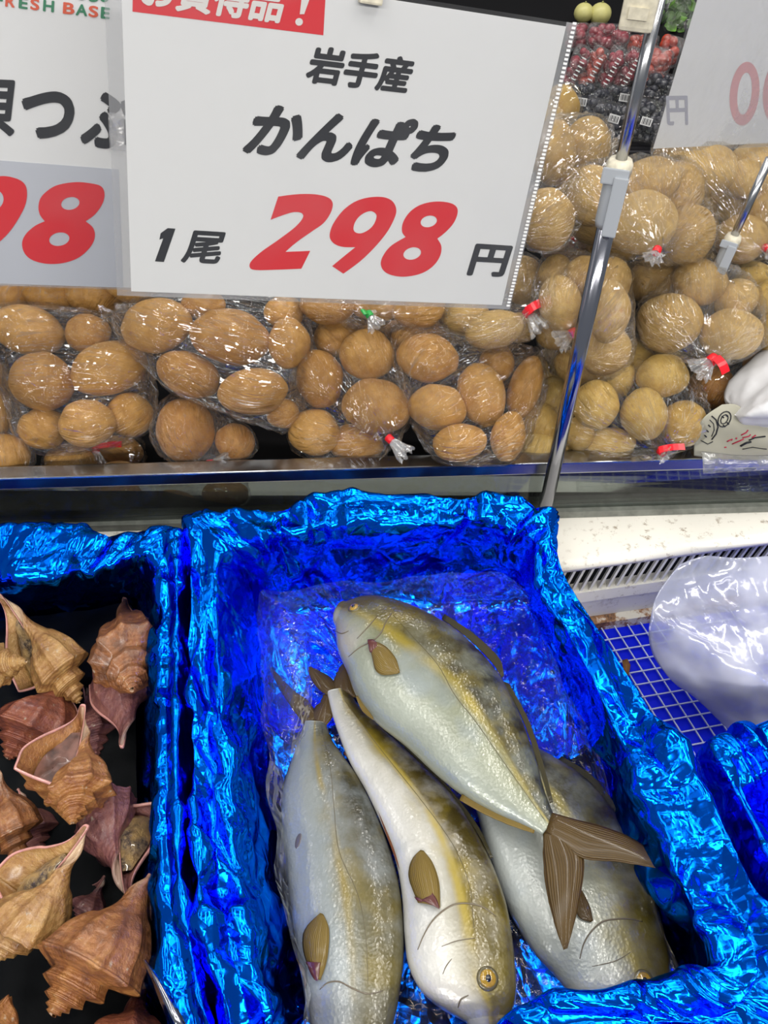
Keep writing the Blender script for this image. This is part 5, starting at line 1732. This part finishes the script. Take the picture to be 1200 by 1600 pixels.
def ink_line(bm, px, r):
    tube_bm(bm, [on_paper(x, y) for x, y in px], r, 5)
bm = bmesh.new()
ink_line(bm, [ell(1132, 655, 9, 13, 30, 16)[i % 16] for i in range(17)], 0.0007)
ink_line(bm, [ell(1132, 655, 5, 8, 30, 10)[i % 10] for i in range(11)], 0.0006)
bm_obj('printed_emblem', bm, M['ink'], pp, True)
bm = bmesh.new()
ink_line(bm, [(1112, 650), (1119, 656), (1122, 667), (1119, 678), (1112, 687)], 0.0008)
ink_line(bm, [(1109, 656), (1115, 662), (1116, 672), (1112, 682)], 0.0005)
bm_obj('printed_arc', bm, M['ink'], pp, True)
bm = bmesh.new()
for (x, y) in ((1128, 650), (1134, 648), (1136, 660), (1130, 664), (1104, 672), (1101, 680), (1107, 664)):
    ink_line(bm, [(x, y), (x + 3, y + 3)], 0.0008)
bm_obj('printed_dots', bm, M['ink'], pp, True)
bm = bmesh.new()
bm.free()
for L, r_ in (([(1095, 688), (1106, 694), (1114, 690)], 0.0006), ([(1157, 697), (1166, 692), (1174, 690)], 0.0014), ([(1170, 688), (1180, 684), (1196, 682)], 0.0009), ([(1160, 702), (1176, 699), (1198, 702)], 0.0006)):
    bm = bmesh.new(); ink_line(bm, L, r_)
    bm_obj('brush_stroke', bm, M['ink'], pp, True)
bm = bmesh.new()
for L in ([(1136, 690), (1142, 687)], [(1144, 694), (1158, 688), (1162, 686)], [(1132, 699), (1135, 699)], [(1158, 680), (1166, 676), (1169, 672)], [(1160, 684), (1170, 682), (1173, 679)], [(1175, 684), (1181, 680)], [(1143, 688), (1144, 686)], [(1150, 686), (1151, 684)]):
    ink_line(bm, L, 0.0008)
bm_obj('red_script', bm, simple('crimson_ink', (0.42, 0.008, 0.05), 0.5), pp, True)
fl_rows = [[Y(1096, 706, .712), Y(1150, 712, .710), Y(1210, 712, .708), Y(1300, 708, .708)],
           [Y(1098, 722, .699), Y(1150, 724, .697), Y(1210, 722, .697), Y(1300, 718, .700)],
           [Y(1099, 740, .697), Y(1150, 737, .696), Y(1210, 734, .697), Y(1300, 730, .700)]]
fold_sheet('clear_flap', fl_rows, film_mat('flap_film', base=0.04, haze=0.35, rough=0.2, use_uv=False, stretch=(1, 1, 1), hazecol=(0.6, 0.62, 0.6)), 0.001, 40, bd, thick=0.0003)
# clear bag seen through the glass front at right
gb_ = fold_sheet('clear_bag', [[Y(900, 752, .735), Y(980, 752, .74), Y(1080, 748, .74), Y(1210, 742, .745)], [Y(900, 775, .730), Y(980, 772, .728), Y(1080, 770, .73), Y(1210, 765, .73)], [Y(900, 800, .735), Y(980, 800, .74), Y(1080, 795, .735), Y(1210, 790, .735)]],
   film_mat('grey_bag_film', tint=(0.8, 0.85, 0.82), base=0.05, haze=0.45, rough=0.2, use_uv=False, stretch=(1, 1, 1), hazecol=(0.34, 0.38, 0.35)), 0.006, 30)
tag(gb_, 'grey clear bag lying behind the glass front at right', 'plastic bag')

# ------------------------------------------------------------------ produce display across the aisle
table = empty('produce_table', (0.9, 3.9, -0.85))
tag(table, 'black stepped produce table far behind the potato bags', 'produce table')
TP0 = at_y(960, 235, 3.1); 
TP1 = at_y(960, 0, 4.3)
tn = Vector((0, -(TP1.z - TP0.z), TP1.y - TP0.y)).normalized()
bm = bmesh.new()
td = (TP1 - TP0)
box_bm(bm, (TP0 + td * 0.62) - tn * 0.06 + Vector((0.1, 0, 0)), (1.6, 0, 0), td * 0.72, tn * 0.02)
bm_obj('sloping_top', bm, M['dark'], table)
bm = bmesh.new()
for k in range(9):
    q = TP0 + td * (0.02 + 0.02 * k)
    box_bm(bm, q - tn * 0.03, (1.6, 0, 0), td.normalized() * 0.006, tn * 0.012)
bm_obj('front_rail', bm, simple('dark_rail', (0.03, 0.03, 0.035), 0.4), table)
bm = bmesh.new()
box_bm(bm, (0.2, TP0.y + 0.1, -0.72), (1.5, 0, 0), (0, 0.04, 0), (0, 0, 0.14))
box_bm(bm, (0.2, TP1.y + 0.3, -0.60), (1.5, 0, 0), (0, 0.04, 0), (0, 0, 0.26))
bm_obj('table_stand', bm, M['dark'], table)

M['grape_black'] = simple('black_grape_skin', (0.014, 0.016, 0.030), 0.3, coat=0.3)
M['grape_red'] = simple('red_grape_skin', (0.30, 0.014, 0.035), 0.3, noise_amt=0.4, noise_scale=30, coat=0.4)
M['tomato'] = simple('red_orange_fruit_skin', (0.48, 0.05, 0.022), 0.3, noise_amt=0.3, noise_scale=30, coat=0.4)
M['pack_film'] = film_mat('pack_film', base=0.06, haze=0.10, rough=0.14, bump=0.8, use_uv=False, streak=30.0, stretch=(1, 1, 1))
M['pack_film_dark'] = film_mat('dark_pack_film', base=0.02, haze=0.02, rough=0.14, bump=0.8, use_uv=False, streak=30.0, stretch=(1, 1, 1))
M['label_white'] = simple('barcode_label', (0.7, 0.7, 0.7), 0.5)
def pack(label, group, cx, cy, wpx, hpx, rot, fruit_mat, film, fr, seed, Yd, n=26, lbl=None, depth=0.06, stripes=False):
    c = at_y(cx, cy, Yd)
    dep = (c - CO).dot(FW)
    w, h = wpx / F * dep / 2, hpx / F * dep / 2
    n_ = (CO - c).normalized()
    ex = (RT - n_ * RT.dot(n_)).normalized(); ey = n_.cross(ex)
    a = math.radians(-rot)
    X = ex * math.cos(a) + ey * math.sin(a); Yv = ey * math.cos(a) - ex * math.sin(a)
    root = empty('fruit_pack', c)
    tag(root, label, 'fruit pack', group)
    rr = random.Random(seed)
    bm = bmesh.new()
    for k in range(n):
        p = c + X * rr.uniform(-.85, .85) * w + Yv * rr.uniform(-.85, .85) * h + n_ * rr.uniform(-.5, .5) * depth
        bmesh.ops.create_icosphere(bm, subdivisions=2, radius=fr * rr.uniform(.85, 1.15), matrix=Matrix.Translation(p))
    o = bm_obj('fruit', bm, M[fruit_mat], root, True); o['kind'] = 'stuff'
    bm = bmesh.new()
    box_bm(bm, c, X * (w + fr * .6), Yv * (h + fr * .6), n_ * (depth * .6 + fr * 1.1))
    bevel(bm, fr * 1.2, 3)
    bmesh.ops.triangulate(bm, faces=bm.faces)
    for _ in range(3):
        es = [e for e in bm.edges if e.calc_length() > 0.03]
        if es: bmesh.ops.subdivide_edges(bm, edges=es, cuts=1); bmesh.ops.triangulate(bm, faces=[f for f in bm.faces if len(f.verts) > 3])
    for v in bm.verts: v.co += n_ * 0.012 * noise.noise(v.co * 20 + Vector((seed, 0, 0))) + X * 0.008 * noise.noise(v.co * 17)
    bm_obj('wrap', bm, M[film], root, True)
    if stripes:
        bm = bmesh.new()
        for k in range(7):
            box_bm(bm, c + X * w * 0.45 + Yv * h * (-0.75 + 0.22 * k) + n_ * (depth * .6 + fr * 1.3), X * w * .35, Yv * 0.0022, n_ * 0.001)
        bm_obj('printed_bars', bm, M['label_white'], root)
    if lbl:
        q = c + X * w * lbl[0] + Yv * h * lbl[1] + n_ * (depth * .6 + fr * 1.25)
        bm = bmesh.new(); box_bm(bm, q, X * 0.020, Yv * 0.014, n_ * 0.001)
        lo_ = bm_obj('label', bm, M['label_white'], root)
        bm = bmesh.new()
        for k in range(6): box_bm(bm, q + X * (-0.014 + 0.0055 * k) + n_ * 0.0015, X * (0.0008 + 0.0008 * (k % 2)), Yv * 0.010, n_ * 0.0005)
        bm_obj('barcode_bars', bm, M['ink'], lo_)
G1, G2, G3 = 'black grape packs on the produce table', 'red fruit packs on the produce table', 'stacked red trays on the produce table'
pack('black grape pack with barcode at the left, beside the main sign', G1, 918, 158, 60, 44, 8, 'grape_black', 'pack_film_dark', .016, 1, 3.35, 60, (-.3, -.1))
pack('black grape pack in the middle of its row, barcode at top', G1, 972, 158, 52, 34, 8, 'grape_black', 'pack_film_dark', .016, 2, 3.42, 50, (.1, .3))
pack('black grape pack in front of its row, left of the pole', G1, 948, 188, 66, 46, 14, 'grape_black', 'pack_film_dark', .016, 3, 3.2, 70, (.3, .2))
pack('black grape pack in front of its row, right of the pole', G1, 1010, 190, 66, 56, 14, 'grape_black', 'pack_film_dark', .016, 4, 3.2, 70, (.0, .0))
pack('dark grape pack at the right end of its row', G1, 1030, 140, 40, 40, 10, 'grape_black', 'pack_film_dark', .016, 5, 3.5, 40)
for k, (x, y, lab) in enumerate(((900, 106, 'leftmost slanted red grape pack by the sign edge'), (926, 107, 'second slanted red grape pack from the sign edge'), (954, 107, 'third slanted red grape pack from the sign edge'), (982, 110, 'fourth slanted red grape pack, just left of the pole'))):
    pack(lab, G2, x, y, 20, 56, 25, 'grape_red' if k != 1 else 'tomato', 'pack_film', .017, 20 + k, 3.6, 26, stripes=True, depth=.09)
pack('red orange fruit pack just right of the pole', G2, 1026, 108, 28, 50, 15, 'tomato', 'pack_film', .02, 31, 3.6, 26, stripes=False, depth=.07)
pack('small red fruit pack at the reversed sign edge', G2, 1046, 80, 24, 34, 15, 'tomato', 'pack_film', .02, 32, 3.75, 18, depth=.06)
pack('red tray lying flat at left of the upper row', G3, 902, 58, 26, 30, 0, 'grape_red', 'pack_film', .02, 41, 3.85, 22, depth=.07)
pack('red tray lying flat above the slanted packs', G3, 950, 58, 56, 28, 4, 'grape_red', 'pack_film', .02, 42, 3.8, 40, depth=.07, stripes=False)
pack('red tray behind the pole in the upper row', G3, 1004, 72, 40, 24, 0, 'tomato', 'pack_film', .018, 43, 3.9, 26, depth=.06)
M['melon'] = simple('pale_melon_skin', (0.55, 0.52, 0.20), 0.45, noise_amt=.12, noise_scale=12)
for (x, y, r, lab) in ((938, 22, 17, 'pale yellow melon left of the cream clip'), (912, 20, 15, 'pale yellow melon partly hidden by the main sign')):
    c = at_y(x, y, 4.15); R = r / F * (c - CO).dot(FW)
    bm = bmesh.new(); bmesh.ops.create_uvsphere(bm, u_segments=32, v_segments=20, radius=R)
    for v in bm.verts:
        a = math.atan2(v.co.y, v.co.x); v.co *= 1 + 0.02 * math.cos(a * 10) * (1 - abs(v.co.z / R))
        v.co.z *= 0.92
    o = empty('melon', c); tag(o, lab, 'melon', 'melons on the produce table')
    bb = bm_obj('rind', bm, M['melon'], None, True); bb.location = c; bb.parent = o; bb.matrix_parent_inverse = Matrix.Translation(c).inverted()
    bm = bmesh.new(); tube_bm(bm, [c + Vector((0, 0, R * .86)), c + Vector((0.004, 0, R * 1.05))], [R * .1, R * .07], 8)
    bm_obj('stem', bm, simple('melon_stem', (0.25, 0.26, 0.08), 0.6), o, True)
def leafy(label, cx, cy, wpx, hpx, Yd, seed, mat, name='leafy_vegetable_pack'):
    c = at_y(cx, cy, Yd); dep = (c - CO).dot(FW)
    root = empty(name, c); tag(root, label, 'vegetable pack', 'green vegetables on the produce table')
    rr = random.Random(seed)
    V, Fc = [], []
    for k in range(70):
        p = c + RT * rr.uniform(-.5, .5) * wpx / F * dep + UP * rr.uniform(-.5, .5) * hpx / F * dep + FW * rr.uniform(-.06, .06)
        d = Vector((rr.uniform(-1, 1), rr.uniform(-1, .2), rr.uniform(-.3, 1))).normalized(); s_ = d.orthogonal().normalized()
        l, w = rr.uniform(.04, .08), rr.uniform(.012, .026)
        q = len(V)
        for i in range(5):
            t = i / 4; ww = w * math.sin(math.pi * (0.12 + 0.84 * t))
            m_ = p + d * l * t - UP * 0.02 * t * t
            V += [m_ - s_ * ww, m_ + d.cross(s_) * ww * .35, m_ + s_ * ww]
        for i in range(4):
            Fc += [(q + 3 * i, q + 3 * i + 1, q + 3 * i + 4, q + 3 * i + 3), (q + 3 * i + 1, q + 3 * i + 2, q + 3 * i + 5, q + 3 * i + 4)]
    mesh_obj('leaves', V, Fc, mat, root)
    bm = bmesh.new(); box_bm(bm, c, RT * wpx / F * dep * .5, UP * hpx / F * dep * .5, FW * .08); bevel(bm, .02, 2)
    bm_obj('wrap', bm, M['pack_film'], root, True)
gm = simple('green_leaf', (0.10, 0.24, 0.03), 0.5, noise_amt=.5, noise_scale=20)
gm2 = simple('deep_green_leaf', (0.05, 0.15, 0.035), 0.5, noise_amt=.5, noise_scale=20)
leafy('green leafy vegetable pack between the pole and the reversed sign', 1052, 26, 40, 70, 4.2, 3, gm)
leafy('green vegetable pack behind the cream clip', 988, 40, 36, 60, 4.35, 5, gm2)
leafy('dark green vegetable pack at the top beside the melons', 966, 4, 30, 30, 4.6, 8, gm2)
pack('dark fruit pack at the very top beside the main sign', G3, 915, -4, 60, 22, 0, 'grape_black', 'pack_film', .02, 51, 4.5, 30, depth=.06)
